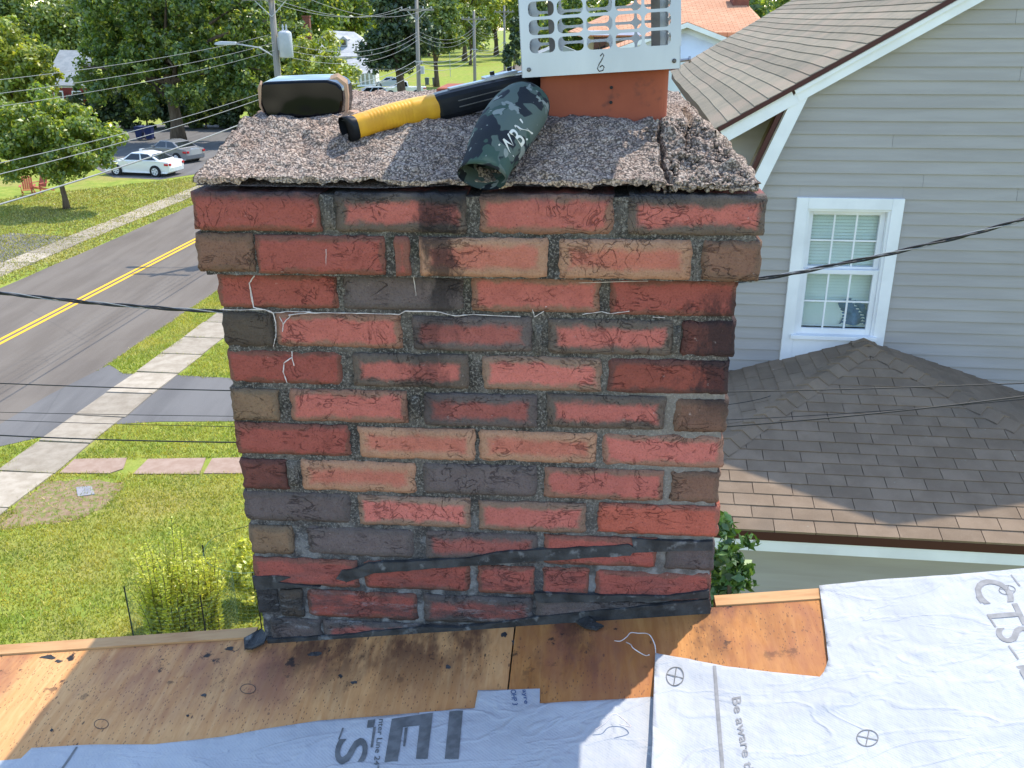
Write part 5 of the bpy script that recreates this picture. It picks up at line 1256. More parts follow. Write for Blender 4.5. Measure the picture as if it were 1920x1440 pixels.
def crown_patch(c00, c10, c11, c01, nu, nv, nrm, lip=False):
    c00, c10, c11, c01 = map(np.array, (c00, c10, c11, c01)); L = []
    for i in range(nu+1):
        u = i/nu
        for k in range(nv+1):
            v = k/nv; p = (c00*(1-u) + c10*u)*(1-v) + (c01*(1-u) + c11*u)*v
            ed = (.0035 * noise.noise((p[0]*16, p[1]*16, 4)) + .004 * noise.noise((p[0]*55, p[1]*55, 4)) + .0025 * noise.noise((p[0]*140, p[1]*140, 9))) * (1 - v) if nrm[2] < .9 and lip else 0
            p = p + np.array([0, 0, ed]); L.append(crown_disp(p, nrm))
    cm.add(L, [(i*(nv+1)+k, (i+1)*(nv+1)+k, (i+1)*(nv+1)+k+1, i*(nv+1)+k+1) for i in range(nu) for k in range(nv)])
Nn = np.array([0, -.45, .45]); Nn2 = np.array([0, -.2, .6])
LP = np.array([0, 0, .007])
crown_patch(B0 + LP, B1 + LP, T1, T0, 420, 58, (0, -.5, .86)); crown_patch(B0, B1, B1 + LP, B0 + LP, 420, 6, (0, -.5, .86), True)
K0, K1, U0, U1 = np.array([bl_, YB, bz]), np.array([br_, YB, bz]), np.array([tfl[0], YT, TZ+.01]), np.array([tfr[0], YT, TZ+.01])
crown_patch(B1 + LP, K1 + LP, U1, T1, 90, 18, (.72, 0, .69)); crown_patch(K0 + LP, B0 + LP, T0, U0, 90, 18, (-.72, 0, .69)); crown_patch(B1, K1, K1 + LP, B1 + LP, 90, 4, (.72, 0, .69), True); crown_patch(K0, B0, B0 + LP, K0 + LP, 90, 4, (-.72, 0, .69), True); crown_patch(K1, K0, U0, U1, 90, 14, (0, .72, .69))
crown_patch(T0, T1, U1, U0, 150, 90, (0, 0, 1)); crown_patch(K0, K1, B1, B0, 6, 6, (0, 0, -1))
crown = cm.build('crown', MAT['crown'], chim, CF, smooth=True)
# loose aggregate on the broken right corner
ag = MB()
ico = bmesh.new(); bmesh.ops.create_icosphere(ico, subdivisions=1, radius=1.0); IV = [np.array(v.co) for v in ico.verts]; IF = [tuple(v.index for v in f.verts) for f in ico.faces]; ico.free()
for i in range(520):
    u, v = random.random(), random.random() ** 1.3
    cx = crack_x(bz + v*(TZ-bz)); lo = B0 + (T0-B0)*v; hi = B1 + (T1-B1)*v
    x = cx - .02 + (hi[0] - cx + .018) * u
    p = np.array([x, lo[1], lo[2]]); r = random.uniform(.0022, .0062) * (1.2 if v < .5 else .8)
    p = p + np.array([0, -.5, .86]) * random.uniform(-.007, .003); sc = np.array([random.uniform(.7, 1.3), random.uniform(.7, 1.2), random.uniform(.6, 1.1)])
    if abs(x - cx) < .006: continue
    ag.add([p + r * sc * q * random.uniform(.7, 1.25) for q in IV], IF)
ob = ag.build('aggregate', MAT['crown'], crown, CF); ob['kind'] = 'stuff'

# tar smears, lime cracks
def wall_sheet(name, pts, mat, off=.004, th=.004, step=14):
    P = [cw_(x, y, off) for x, y in pts]; out = []
    for i in range(len(P)):
        a, b = P[i], P[(i+1) % len(P)]; n = max(1, int(np.linalg.norm(b-a) / .012))
        for k in range(n):
            p = a + (b-a)*k/n; out.append((p[0] + .002*noise.noise((p[0]*70, p[2]*70, 1)), p[1] + .0015*noise.noise((p[0]*40, p[2]*40, 6)), p[2] + .0018*noise.noise((p[0]*50, p[2]*70, 5)) + .001*noise.noise((p[0]*160, 0, 5))))
    MB().prism(out, (0, th + .004, 0)).build(name, mat, chim, CF)
wall_sheet('tar_smear', [(640, 1070), (672, 1066), (690, 1057), (740, 1054), (800, 1052), (880, 1047), (930, 1036), (1010, 1031), (1100, 1026), (1180, 1022), (1192, 1030), (1182, 1042), (1110, 1046), (1020, 1052), (900, 1060), (800, 1067), (700, 1076), (650, 1092), (630, 1086)], MAT['tar'])
wall_sheet('tar_smear', [(1186, 1012), (1240, 1014), (1336, 1016), (1335, 1032), (1260, 1034), (1186, 1036)], MAT['tar'], .003)
wall_sheet('tar_smear', [(473, 1082), (520, 1080), (545, 1083), (520, 1092), (560, 1097), (600, 1100), (478, 1106)], MAT['tar'], .003)
wall_sheet('tar_smear', [(500, 1200), (560, 1196), (640, 1192), (700, 1184), (800, 1176), (860, 1178), (930, 1168), (1000, 1158), (1110, 1146), (1230, 1136), (1331, 1124), (1333, 1156), (1100, 1176), (900, 1192), (700, 1206), (505, 1222)], MAT['tar'], .005)
wall_sheet('tar_smear', [(1000, 1112), (1140, 1117), (1255, 1118), (1330, 1108), (1330, 1122), (1200, 1128), (1010, 1130)], MAT['tar'], .004)
def lime(pts, r=.0010, zo=.0):
    for a in range(1):
        P = [cw_(340 + .2917*x, 330 + .2917*y, .0008 + zo) for x, y in pts]; Q = []
        for i in range(len(P)-1):
            for f in np.linspace(0, 1, 5)[:-1]: p = P[i] + (P[i+1]-P[i])*f; Q.append(p + np.array([.0012*noise.noise((p[2]*300, 1, i)), 0, .0012*noise.noise((p[0]*300, 5, i))]))
        Q.append(P[-1]); MB().tube(Q, [r*random.uniform(.35, .95) for _ in Q], 5).build('lime_streak', MAT['lime'], chim, CF)
lime([(470, 640), (437, 690), (450, 760), (465, 845), (540, 860), (590, 880)], .0019); lime([(590, 880), (606, 940), (610, 1010), (592, 1095)], .0012); lime([(245, 857), (380, 862), (540, 858)], .0012)
lime([(590, 880), (700, 872), (830, 873)], .001); lime([(690, 893), (820, 878), (1000, 880), (1180, 884), (1400, 890), (1440, 868), (1640, 872)], .0013); lime([(1640, 872), (1760, 900), (1870, 890), (2180, 905)], .001)
lime([(630, 905), (655, 950), (650, 1000)], .0012); lime([(655, 950), (700, 900)], .0012); lime([(710, 1125), (712, 1165), (660, 1200), (655, 1260), (680, 1330)], .0012); lime([(712, 1165), (725, 1220)], .001)
lime([(1490, 640), (1500, 700), (1508, 770)], .0008); lime([(2350, 840), (2255, 850), (2270, 905), (2330, 870)], .0009); lime([(2580, 890), (2700, 872), (2760, 885), (2880, 868)], .0009)
lime([(3030, 905), (3110, 912)], .0008); lime([(2150, 680), (2420, 690), (2700, 682), (3000, 676)], .0008); lime([(180, 610), (480, 615), (760, 622), (1000, 628)], .0007)
lime([(400, 420), (350, 470), (300, 500)], .0007); lime([(930, 470), (928, 600)], .0006, .03)

# terracotta flue liner
fl0, fl1 = cw_(1012, 222, -.165)[0], cw_(1251, 222, -.165)[0]
FX0, FX1, FY0 = fl0, fl1, .168; FY1 = FY0 + (FX1 - FX0); FZ0, FZ1 = TZ - .01, cw_(1128, 148, -.145)[2] + .022
def rrect(x0, x1, y0, y1, r, n=5):
    out = []
    for cx, cy, a0 in ((x1-r, y1-r, 0), (x0+r, y1-r, 90), (x0+r, y0+r, 180), (x1-r, y0+r, 270)):
        for k in range(n+1): a = rad(a0 + 90*k/n); out.append((cx + r*math.cos(a), cy + r*math.sin(a)))
    return out
fm = MB(); o_r, i_r = rrect(FX0, FX1, FY0, FY1, .014), rrect(FX0+.02, FX1-.02, FY0+.02, FY1-.02, .01); n = len(o_r)
V = [(x, y, FZ0) for x, y in o_r] + [(x, y, FZ1) for x, y in o_r] + [(x, y, FZ1) for x, y in i_r] + [(x, y, FZ0-.05) for x, y in i_r]
fm.add(V, [(r*n+i, r*n+(i+1) % n, (r+1)*n+(i+1) % n, (r+1)*n+i) for r in range(3) for i in range(n)])
flue = fm.build('flue_liner', MAT['terracotta'], chim, CF)
for z_ in (cw_(1146, 164, -.168)[2], cw_(1146, 192, -.168)[2]): 
    xm = cw_(1146, 175, -.168)[0]; MB().lathe([(.0028, 0), (.0028, -.0025)], 8, (xm, FY0 + .0008, z_), 'y').build('drill_hole', MAT['black_matt'], flue, CF)
# second, lower flue tile at the back of the crown
b0, b1 = cw_(818, 185, -.42)[0], cw_(868, 185, -.42)[0]
MB().box((b0, .42, TZ), (b1, .56, TZ + .030)).build('flue_tile', MAT['terracotta'], chim, CF, bevel=.004)

# ------------------------------------------------------------------ stainless chimney cap
CX0, CX1 = cw_(979, 150, -.145)[0], cw_(1276, 140, -.145)[0]
capz = cw_(1128, 148, -.145)[2]
cxm = (CX0 + CX1) / 2; cwid = CX1 - CX0; cy0 = .145; cdep = cwid
cap_loc = fpt(CF, (cxm, cy0 + cdep/2, capz)); KF = CF @ npm(Matrix.Translation((cxm, cy0 + cdep/2, capz)) @ Matrix.Rotation(rad(-3.2), 4, 'Y') @ Matrix.Rotation(rad(-4.0), 4, 'X'))
capo = thing('chimney_cap', 'stainless steel chimney cap with rounded mesh holes over the flue', 'chimney cap', cap_loc, -PSI)
def mesh_panel(wd, cols, rows, cell_h, skirt, margin):
    V = []; Fc = []
    cwd = (wd - 2*margin) / cols; bar = .0024
    def ringpts(x0, x1, z0, z1, r, m=4):
        return [(p[0], 0, p[1]) for p in rrect(x0, x1, z0, z1, r, m)]
    mb = MB()
    for c in range(cols):
        for r in range(rows):
            x0 = -wd/2 + margin + c*cwd; z0 = skirt + r*cell_h; x1, z1 = x0 + cwd, z0 + cell_h
            inn = ringpts(x0+bar, x1-bar, z0+bar, z1-bar, .0085); m_ = len(inn)
            # outer square sampled to pair with inner ring
            out = []
            for (x, _, z) in inn:
                dx, dz = (x - (x0+x1)/2) / (cwd/2), (z - (z0+z1)/2) / (cell_h/2); s_ = 1 / max(abs(dx), abs(dz))
                if len(out) % 5 == 2: dx, dz, s_ = math.copysign(1, dx), math.copysign(1, dz), 1.0
                out.append(((x0+x1)/2 + dx*s_*cwd/2, 0, (z0+z1)/2 + dz*s_*cell_h/2))
            mb.add(inn + out, [(i, (i+1) % m_, m_+(i+1) % m_, m_+i) for i in range(m_)])
    top = skirt + rows*cell_h
    mb.add([(-wd/2, 0, 0), (wd/2, 0, 0), (wd/2, 0, skirt), (-wd/2, 0, skirt)], [(0,1,2,3)])
    mb.add([(-wd/2, 0, skirt), (-wd/2+margin, 0, skirt), (-wd/2+margin, 0, top), (-wd/2, 0, top)], [(0,1,2,3)])
    mb.add([(wd/2-margin, 0, skirt), (wd/2, 0, skirt), (wd/2, 0, top), (wd/2-margin, 0, top)], [(0,1,2,3)])
    mb.add([(-wd/2, 0, top), (wd/2, 0, top), (wd/2, 0, top+.012), (-wd/2, 0, top+.012)], [(0,1,2,3)])
    return mb, top + .012
for k in range(4):
    pm, ctop = mesh_panel(cwid, 5, 7, .0275, .034, .0125)
    fr_k = KF @ frame((0, 0, 0), k * math.pi/2) @ frame((0, -cdep/2, 0))
    o = pm.build('mesh_panel', MAT['steel'], capo, fr_k); sdm = o.modifiers.new('thickness', 'SOLIDIFY'); sdm.thickness = .0012
lid = MB(); h_ = cwid/2 + .05
lid.add([(-h_, -h_, ctop+.004), (h_, -h_, ctop+.004), (h_, h_, ctop+.004), (-h_, h_, ctop+.004), (0, 0, ctop+.035), (-h_, -h_, ctop-.012), (h_, -h_, ctop-.012), (h_, h_, ctop-.012), (-h_, h_, ctop-.012)],
        [(0,1,4),(1,2,4),(2,3,4),(3,0,4),(0,5,6,1),(1,6,7,2),(2,7,8,3),(3,8,5,0)])
lo = lid.build('lid', MAT['steel'], capo, KF); lo.modifiers.new('thickness', 'SOLIDIFY').thickness = .0012
for x in (-cwid*.32, cwid*.40):
    MB().box((x-.008, cdep*.30, -.02), (x+.008, cdep*.305, ctop)).build('bracket', MAT['steel_dark'], capo, KF)
MB().add([(-cwid/2+.006, -cdep/2+.003, .030), (cwid/2-.006, -cdep/2+.003, .030), (cwid/2-.006, -cdep/2+.022, .034), (-cwid/2+.006, -cdep/2+.022, .034)], [(0,1,2,3)]).build('base_flange', MAT['steel'], capo, KF)
for x in (-cwid/2+.012, cwid/2-.010):
    MB().lathe([(.0035, 0), (.0035, -.003), (.002, -.0045)], 8, (x, -cdep/2-.001, .012), 'y').build('screw', MAT['steel_dark'], capo, KF)
MB().tube([(cwid/2, -cdep/2+.02, .012), (cwid/2+.016, -cdep/2+.02, .013)], .0028, 6).lathe([(.006, 0), (.006, .003)], 6, (cwid/2+.015, -cdep/2+.02, .013), 'x').build('side_bolt', MAT['steel'], capo, KF)
# pencil squiggle on the skirt
sq = [(.0, .026), (.004, .030), (.006, .027), (.003, .021), (-.002, .014), (-.005, .007), (-.002, .003), (.004, .004), (.006, .009), (.003, .012), (-.001, .009)]
MB().tube([(x, -cdep/2-.0012, z) for x, z in sq], .0009, 4).build('pencil_mark', MAT['steel_dark'], capo, KF)

# ================================================================== things lying on the crown
from mathutils.bvhtree import BVHTree
def text_mesh(body):
    cu = bpy.data.curves.new('lettering', 'FONT'); cu.body = body; cu.size = 1; cu.offset = .012; cu.resolution_u = 4
    o = bpy.data.objects.new('lettering', cu); COL.objects.link(o); bpy.context.view_layer.update()
    dg = bpy.context.evaluated_depsgraph_get(); me = bpy.data.meshes.new_from_object(o.evaluated_get(dg))
    V = np.array([v.co[:2] for v in me.vertices]); F_ = [tuple(p.vertices) for p in me.polygons]
    bpy.data.objects.remove(o); bpy.data.curves.remove(cu); bpy.data.meshes.remove(me)
    lo, hi = V.min(0), V.max(0); return (V - lo) / (hi - lo), F_

# black film wrapped carton
def px_prism(pts, y0, y1, shrink=1.0):
    """front outline from the photograph's proportions, on the chimney-frame plane y0, pushed back to y1"""
    A_ = [cw_(x, y, -y0) for x, y in pts]; c = np.mean(A_, 0); Bk = []
    for p in A_: q = c + (p - c) * shrink; Bk.append(np.array([q[0], y1, q[2] + (.006 if p[2] > c[2] + .015 else .0)]))
    n = len(A_); return MB().add(list(A_) + Bk, [tuple(range(n))[::-1], tuple(range(n, 2*n))] + [(i, (i+1) % n, n+(i+1) % n, n+i) for i in range(n)])
ctl = fpt(CF, (cw_(560, 220, -.09)[0], .12, TZ))
carton = thing('wrapped_carton', 'small carton wrapped in glossy black film on the crown', 'carton', ctl, -PSI)
px_prism([(484, 172), (487, 160), (494, 154), (560, 151), (612, 150), (632, 156), (641, 166), (643, 190), (640, 208), (632, 219), (616, 223), (560, 222), (505, 222), (496, 214), (488, 196)], .170, .245, 1.0).build('film_wrapped_body', MAT['gloss_black'], carton, CF, bevel=.005)
px_prism([(618, 149), (632, 144), (650, 157), (653, 180), (652, 206), (646, 216), (642, 219), (647, 206), (648, 184), (645, 162), (632, 150)], .168, .176, 1.0).build('kraft_flap', MAT['kraft'], carton, CF)
px_prism([(640, 216), (655, 208), (668, 212), (652, 222), (634, 226)], .155, .19, .9).build('torn_flap', MAT['kraft'], carton, CF)
px_prism([(483, 165), (487, 158), (490, 160), (489, 196), (494, 212), (486, 200)], .168, .175, 1).build('film_edge', MAT['kraft'], carton, CF)

# yellow-gripped tool
def loft(centers, rads, k=20, squash=None):
    pts = [np.array(c, float) for c in centers]; n = len(pts); V = []
    for i, p in enumerate(pts):
        t = pts[min(i+1, n-1)] - pts[max(i-1, 0)]; t /= np.linalg.norm(t)
        a = np.cross(t, (0, 0, 1)); a /= np.linalg.norm(a); b = np.cross(a, t)
        ra, rb = rads[i]
        for j in range(k):
            th_ = 2*math.pi*j/k; c_, s_ = math.cos(th_), math.sin(th_)
            e = 1.0 if squash is None else (abs(c_)**squash + abs(s_)**squash) ** (-1/squash)
            V.append(p + e*(ra*c_*a + rb*s_*b))
    return V, [(i*k+j, i*k+(j+1) % k, (i+1)*k+(j+1) % k, (i+1)*k+j) for i in range(n-1) for j in range(k)], k, n
ga, gb_, gc = cw_(662, 240, -.085), cw_(824, 200, -.170), cw_(1012, 152, -.230)
tool = thing('hand_tool', 'hand tool with ribbed yellow grip and black body lying across the crown', 'tool', fpt(CF, gb_), -PSI)
N_ = 90; C_ = []; R2 = []
for i in range(N_):
    f = i / (N_-1); p = ga + (gb_-ga)*f; p = p + np.array([0, 0, .004*math.sin(f*math.pi)])
    r = .0185 + .003*f + (-.0007*abs(math.sin(f*math.pi*26)) if .14 < f < .66 else 0); C_.append(p); R2.append((r*1.02, r))
V, F_, k_, n_ = loft(C_, R2, 24, 3.0); MB().add(V, F_).build('yellow_grip', MAT['yellow'], tool, CF, smooth=True)
dirg = (ga - gb_) / np.linalg.norm(ga - gb_)
cs = [ga - dirg*.004, ga + dirg*.004, ga + dirg*.016, ga + dirg*.018, ga + dirg*.016, ga + dirg*.0, ga - dirg*.03]
V, F_, k_, n_ = loft(cs, [(.0195, .0188), (.0205, .020), (.021, .0205), (.0195, .019), (.0165, .016), (.015, .0145), (.012, .012)], 24, 3.0)
ec = MB().add(V, F_ + [tuple((n_-1)*k_+j for j in range(k_))]).build('end_collar', MAT['black_plastic'], tool, CF, smooth=True)
dirb = (gc - gb_) / np.linalg.norm(gc - gb_)
cs = [gb_ - dirb*.006, gb_, gb_ + dirb*.02] + [gb_ + (gc-gb_)*f for f in (.3, .6, .85, 1.0)]
V, F_, k_, n_ = loft(cs, [(.0225, .0215), (.0245, .023), (.0245, .023), (.024, .0225), (.023, .021), (.020, .018), (.012, .011)], 24, 5.0)
tb2 = MB().add(V, F_ + [tuple(range(k_))[::-1], tuple((n_-1)*k_+j for j in range(k_))]).build('tool_body', MAT['black_plastic'], tool, CF)
nb_ = np.cross(np.cross(dirb, (0, 0, 1)), dirb); nb_ /= np.linalg.norm(nb_); sd_ = np.cross(dirb, nb_)
q0, q1 = gb_ + (gc-gb_)*.12 + nb_*.0235, gb_ + (gc-gb_)*.86 + nb_*.0205
MB().prism([q0 - sd_*.010, q0 + sd_*.010, q1 + sd_*.009, q1 - sd_*.009], nb_*.0025).build('steel_rail', MAT['steel'], tool, CF)
q0, q1 = gb_ + (gc-gb_)*.48 + nb_*.022, gb_ + (gc-gb_)*.80 + nb_*.021
MB().prism([q0 - sd_*.026, q0 + sd_*.006, q1 + sd_*.004, q1 - sd_*.022], nb_*.006).build('steel_plate', MAT['steel'], tool, CF, bevel=.001)
for f in (.56, .73):
    p = gb_ + (gc-gb_)*f + nb_*.0285; MB().prism([p + .0042*(math.cos(a)*dirb + math.sin(a)*sd_) for a in np.linspace(0, 2*math.pi, 9)[:-1]], nb_*.006).build('bolt', MAT['black_plastic'], tool, CF)
for h in (-.006, .004):
    q0, q1 = gb_ + (gc-gb_)*.16, gb_ + (gc-gb_)*.82; e = nb_*h
    sgn = 1 if (sd_[1] < 0) else -1
    MB().prism([q0 + e + sgn*sd_*.0243, q1 + e + sgn*sd_*.0215, q1 + e + sgn*sd_*.0215 + nb_*.0016, q0 + e + sgn*sd_*.0243 + nb_*.0016], sgn*sd_*.0012).build('body_rib', MAT['steel_dark'], tool, CF)

# camouflage sleeve hanging over the crown edge
te, me_ = cw_(980, 200, -.095), cw_(897, 345, .062)
sl = thing('camouflage_sleeve', 'camouflage cloth sleeve with pale lettering hanging over the crown edge', 'sleeve', fpt(CF, te), -PSI)
ax = (me_ - te); LN = np.linalg.norm(ax); ax = ax / LN
prof = [(-.040, .006), (-.037, .018), (-.030, .030), (-.018, .040), (0, .047), (.04, .048), (.09, .0465), (.13, .044)]
cs, rs = [], []
for h, r in prof:
    f = h / LN; cs.append(te + ax*h + np.array([0, 0, .010*math.sin(max(0, min(1, f))*math.pi)])); rs.append((r, r*.86))
for f, r, q in ((.72, .041, .80), (.84, .0395, .74), (.94, .040, .66), (1.0, .0425, .60), (1.012, .0425, .58), (1.0, .0405, .55), (.88, .037, .62), (.6, .034, .7)):
    cs.append(te + (me_-te)*f + np.array([0, 0, .010*math.sin(min(1, f)*math.pi)])); rs.append((r, r*q))
V, F_, k_, n_ = loft(cs, rs, 40)
V = [np.array(v) + .0022*np.array([noise.noise(Vector(v)*22), noise.noise(Vector(v)*22 + Vector((4, 4, 4))), noise.noise(Vector(v)*22 + Vector((8, 1, 3)))]) for v in V]
smb = MB().add(V, F_ + [tuple(range(k_))[::-1], tuple((n_-1)*k_+j for j in range(k_))])
body_ = smb.build('cloth_tube', MAT['camo'], sl, CF, smooth=True)
body_.modifiers.new('smooth', 'SUBSURF').levels = 1; body_.modifiers['smooth'].render_levels = 1
VW = np.array(smb.V) @ CF[:3, :3].T + CF[:3, 3]
bvh = BVHTree.FromPolygons([Vector(v) for v in VW], smb.F)
def decal(body, p0, p1, ptop, name, mat, parent, lift=.0012, bv=bvh):
    UVt, Ft = text_mesh(body); W_ = []; p0, p1, ptop = map(np.array, (p0, p1, ptop))
    for u, v in UVt:
        x, y = p0 + (p1-p0)*u + (ptop-p0)*v; d = ray(x, y); h = bv.ray_cast(Vector(CAM), Vector(d))
        if h[0] is None: h = (Vector(CAM + d*1.5),)
        W_.append(np.array(h[0]) - d*lift)
    MB().add(W_, Ft).build(name, mat, parent)
decal('WBN', (958, 300), (1000, 250), (934, 272), 'lettering', MAT['white_text'], sl)

# ================================================================== roof deck under repair
DZ, DSX, DSY = 8.1307, .1325, .06
DN = np.array(fpt(CF, (0, 0, 0))); 
def dk(a, b, h=0.0): return (a, b, DZ + DSX*a + DSY*b + h)
_dn = np.cross(np.array([1, 0, DSX]), np.array([0, 1, DSY])); _dn = CF[:3, :3] @ (_dn / np.linalg.norm(_dn)); _dp = fpt(CF, dk(0, 0))
def dpx(x, y):                                      # pixel -> (a, b) on the deck
    q = fpt(CFI, on_plane(x, y, _dp, _dn)); return (q[0], q[1])
own = thing('house_under_repair', 'stripped plywood roof deck of the house the chimney serves', 'house', CL, -PSI)
sx_t, sx_b = dpx(962, 1180), dpx(955, 1300)
def deck_panel(name, poly, mat, th=.012, h=0.0):
    MB().prism([dk(a, b, h - th) for a, b in poly], (0, 0, th)).build(name, mat, own, CF)
SEAM = (sx_t[0] + sx_b[0]) / 2
EDGE_B = .012
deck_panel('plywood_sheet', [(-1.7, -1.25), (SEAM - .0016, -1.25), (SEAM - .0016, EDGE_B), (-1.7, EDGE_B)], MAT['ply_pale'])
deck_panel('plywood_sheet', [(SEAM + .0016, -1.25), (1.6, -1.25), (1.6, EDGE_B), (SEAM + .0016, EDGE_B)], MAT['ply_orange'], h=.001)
for (a0, a1) in ((-1.7, A0 - .022), (A1 + .012, 1.6)):
    deck_panel('edge_board', [(a0, EDGE_B + .001), (a1, EDGE_B + .001), (a1, EDGE_B + .030), (a0, EDGE_B + .030)], MAT['pine'], .022, .004)
MB().prism([(-1.7, -1.2, 0), (1.6, -1.2, 0), (1.6, -1.2, DZ + DSX*1.6 - .20), (-1.7, -1.2, DZ - DSX*1.7 - .20)], (0, 1.19, 0)).build('wall', MAT['siding'], own, CF)
def disc_px(cx, cy, rx, ry, h, n=20): return [dk(*dpx(cx + rx*math.cos(2*math.pi*i/n), cy + ry*math.sin(2*math.pi*i/n)), h) for i in range(n)]
def ring_px(cx, cy, rx, ry, wpx, h, n=26):
    o_ = [dk(*dpx(cx + rx*math.cos(2*math.pi*i/n), cy + ry*math.sin(2*math.pi*i/n)), h) for i in range(n)]
    i_ = [dk(*dpx(cx + (rx-wpx)*math.cos(2*math.pi*i/n), cy + (ry-wpx)*math.sin(2*math.pi*i/n)), h) for i in range(n)]
    return MB().add(o_ + i_, [(i, (i+1) % n, n+(i+1) % n, n+i) for i in range(n)])
for cx, cy, rx, ry in ((465, 1292, 14, 9), (190, 1358, 13, 9), (190, 1290, 12, 8), (332, 1262, 14, 10), (582, 1250, 16, 8), (700, 1335, 15, 8)):
    MB().prism(disc_px(cx, cy, rx, ry, -.002), (0, 0, .0025)).build('knot_plug', MAT['ply_pale'], own, CF)
    if rx > 12 and cx in (465, 190): ring_px(cx, cy, rx + .8, ry + .6, 1.3, .0007).build('plug_joint', MAT['bark'], own, CF)
for cx, cy, rx, ry in ((638, 1268, 4, 3), (663, 1280, 6, 3), (840, 1250, 5, 4), (352, 1342, 3, 3), (382, 1304, 5, 3), (90, 1232, 14, 4), (110, 1240, 8, 3), (1013, 1217, 4, 4), (1025, 1197, 5, 5), (1048, 1250, 3, 8), (965, 1204, 5, 6), (945, 1190, 6, 6), (590, 1226, 16, 5), (430, 1216, 8, 4), (97, 1369, 3, 3)):
    V = disc_px(cx, cy, rx, ry, .0006, 11); c = np.mean(V, 0); V = [c + (np.array(v) - c) * random.uniform(.6, 1.35) for v in V]
    MB().add(V, [tuple(range(11))]).build('tar_spot', MAT['tar'], own, CF)
# black flashing scraps at the chimney foot
for pts in ([(458, 1205), (478, 1196), (492, 1186), (502, 1200), (496, 1212), (474, 1226), (459, 1222)], [(1080, 1172), (1100, 1165), (1118, 1178), (1132, 1181), (1118, 1187), (1096, 1184)]):
    P = [dk(*dpx(x, y), .004 + .006*random.random()) for x, y in pts]
    tag(MB().prism(P, (0, 0, .004)).build('flashing_scrap', MAT['tar'], None, CF), 'torn black flashing scrap at the left foot of the chimney' if pts[0][0] < 900 else 'small black flashing scrap under the middle of the chimney', 'scrap', 'black flashing scraps')

# underlayment sheets
def sheet(label, px_poly_, h0, wr, lift=None, step=.010):
    P = [dpx(x, y) for x, y in px_poly_]
    bm = bmesh.new(); vs = [bm.verts.new((a, b, 0)) for a, b in P]; bm.faces.new(vs)
    a0, a1 = min(p[0] for p in P), max(p[0] for p in P); b0_, b1_ = min(p[1] for p in P), max(p[1] for p in P)
    for lo_, hi_, nv in ((a0, a1, (1, 0, 0)), (b0_, b1_, (0, 1, 0))):
        t = lo_ + step
        while t < hi_:
            bmesh.ops.bisect_plane(bm, geom=bm.verts[:] + bm.edges[:] + bm.faces[:], plane_co=(nv[0]*t, nv[1]*t, 0), plane_no=nv); t += step
    bmesh.ops.triangulate(bm, faces=[f for f in bm.faces if len(f.verts) > 4])
    V = []
    for v in bm.verts:
        a, b = v.co.x, v.co.y; z_ = sheet_h(a, b, h0, wr) + (lift(a, b) if lift else 0); V.append(dk(a, b, z_))
    bm.verts.index_update(); F_ = [tuple(v.index for v in f.verts) for f in bm.faces]; bm.free()
    o = MB().add(V, F_).build('underlayment_sheet', MAT['sheet'], None, CF, smooth=True)
    md = o.modifiers.new('thickness', 'SOLIDIFY'); md.thickness = .0010; md.offset = -1
    return tag(o, label, 'roof underlayment')
def sheet_h(a, b, h0, wr):
    fo = 0
    for (fa, fb, an, amp, wd) in ((.55, -.25, .5, .006, .010), (.75, -.16, -.35, .005, .008), (.30, -.30, 1.2, .006, .009), (-.1, -.30, .9, .004, .009), (-.45, -.30, -.2, .004, .010), (.9, -.3, .15, .006, .012)):
        t_ = (a - fa) * math.cos(an) + (b - fb) * math.sin(an); n_ = -(a - fa) * math.sin(an) + (b - fb) * math.cos(an) + .02 * noise.noise((t_ * 9, an, 0))
        fo += amp * math.exp(-(n_ / wd) ** 2) * max(0, 1 - abs(t_) / .22)
    return h0 + fo * (1 if h0 > .004 else .7) + wr * (.5 + .5*noise.noise((a*7, b*7, h0*50))) + wr*.4*abs(noise.noise((a*22 + b*9, b*15, 2)))
HA, HB = .002, .0062
shA = sheet('pale roof underlayment strip in the shade of the chimney, printed with large letters', [(-400, 1470), (40, 1425), (60, 1405), (170, 1399), (290, 1398), (420, 1384), (500, 1368), (600, 1353), (720, 1345), (890, 1330), (896, 1297), (1012, 1294), (1012, 1322), (1120, 1316), (1260, 1306), (1300, 1500), (1300, 1900), (-400, 1900)], HA, .0022)
liftB = lambda a, b: .010 * max(0, 1 - (a - dpx(1226, 1330)[0]) / .05) ** 2 * max(0, min(1, (-.14 - b) / .06))
shB = sheet('white sunlit roof underlayment sheet printed with the words be aware', [(1228, 1231), (1290, 1243), (1360, 1256), (1450, 1267), (1536, 1276), (1544, 1266), (1552, 1244), (1546, 1190), (1541, 1150), (1535, 1104), (1640, 1094), (1780, 1085), (2100, 1056), (2400, 1500), (2200, 1900), (1214, 1900), (1219, 1500), (1224, 1340)], HB, .0026, liftB)
def surfB(a, b): return sheet_h(a, b, HB, .0026) + liftB(a, b)
def surfA(a, b): return sheet_h(a, b, HA, .0022)
def deck_text(body, p0, p1, pt, surf, parent, mat, name='printed_text'):
    UVt, Ft = text_mesh(body); p0, p1, pt = map(np.array, (p0, p1, pt)); V = []
    for u, v in UVt:
        a, b = dpx(*(p0 + (p1-p0)*u + (pt-p0)*v)); V.append(dk(a, b, surf(a, b) + .0009))
    MB().add(V, Ft).build(name, mat, parent, CF)
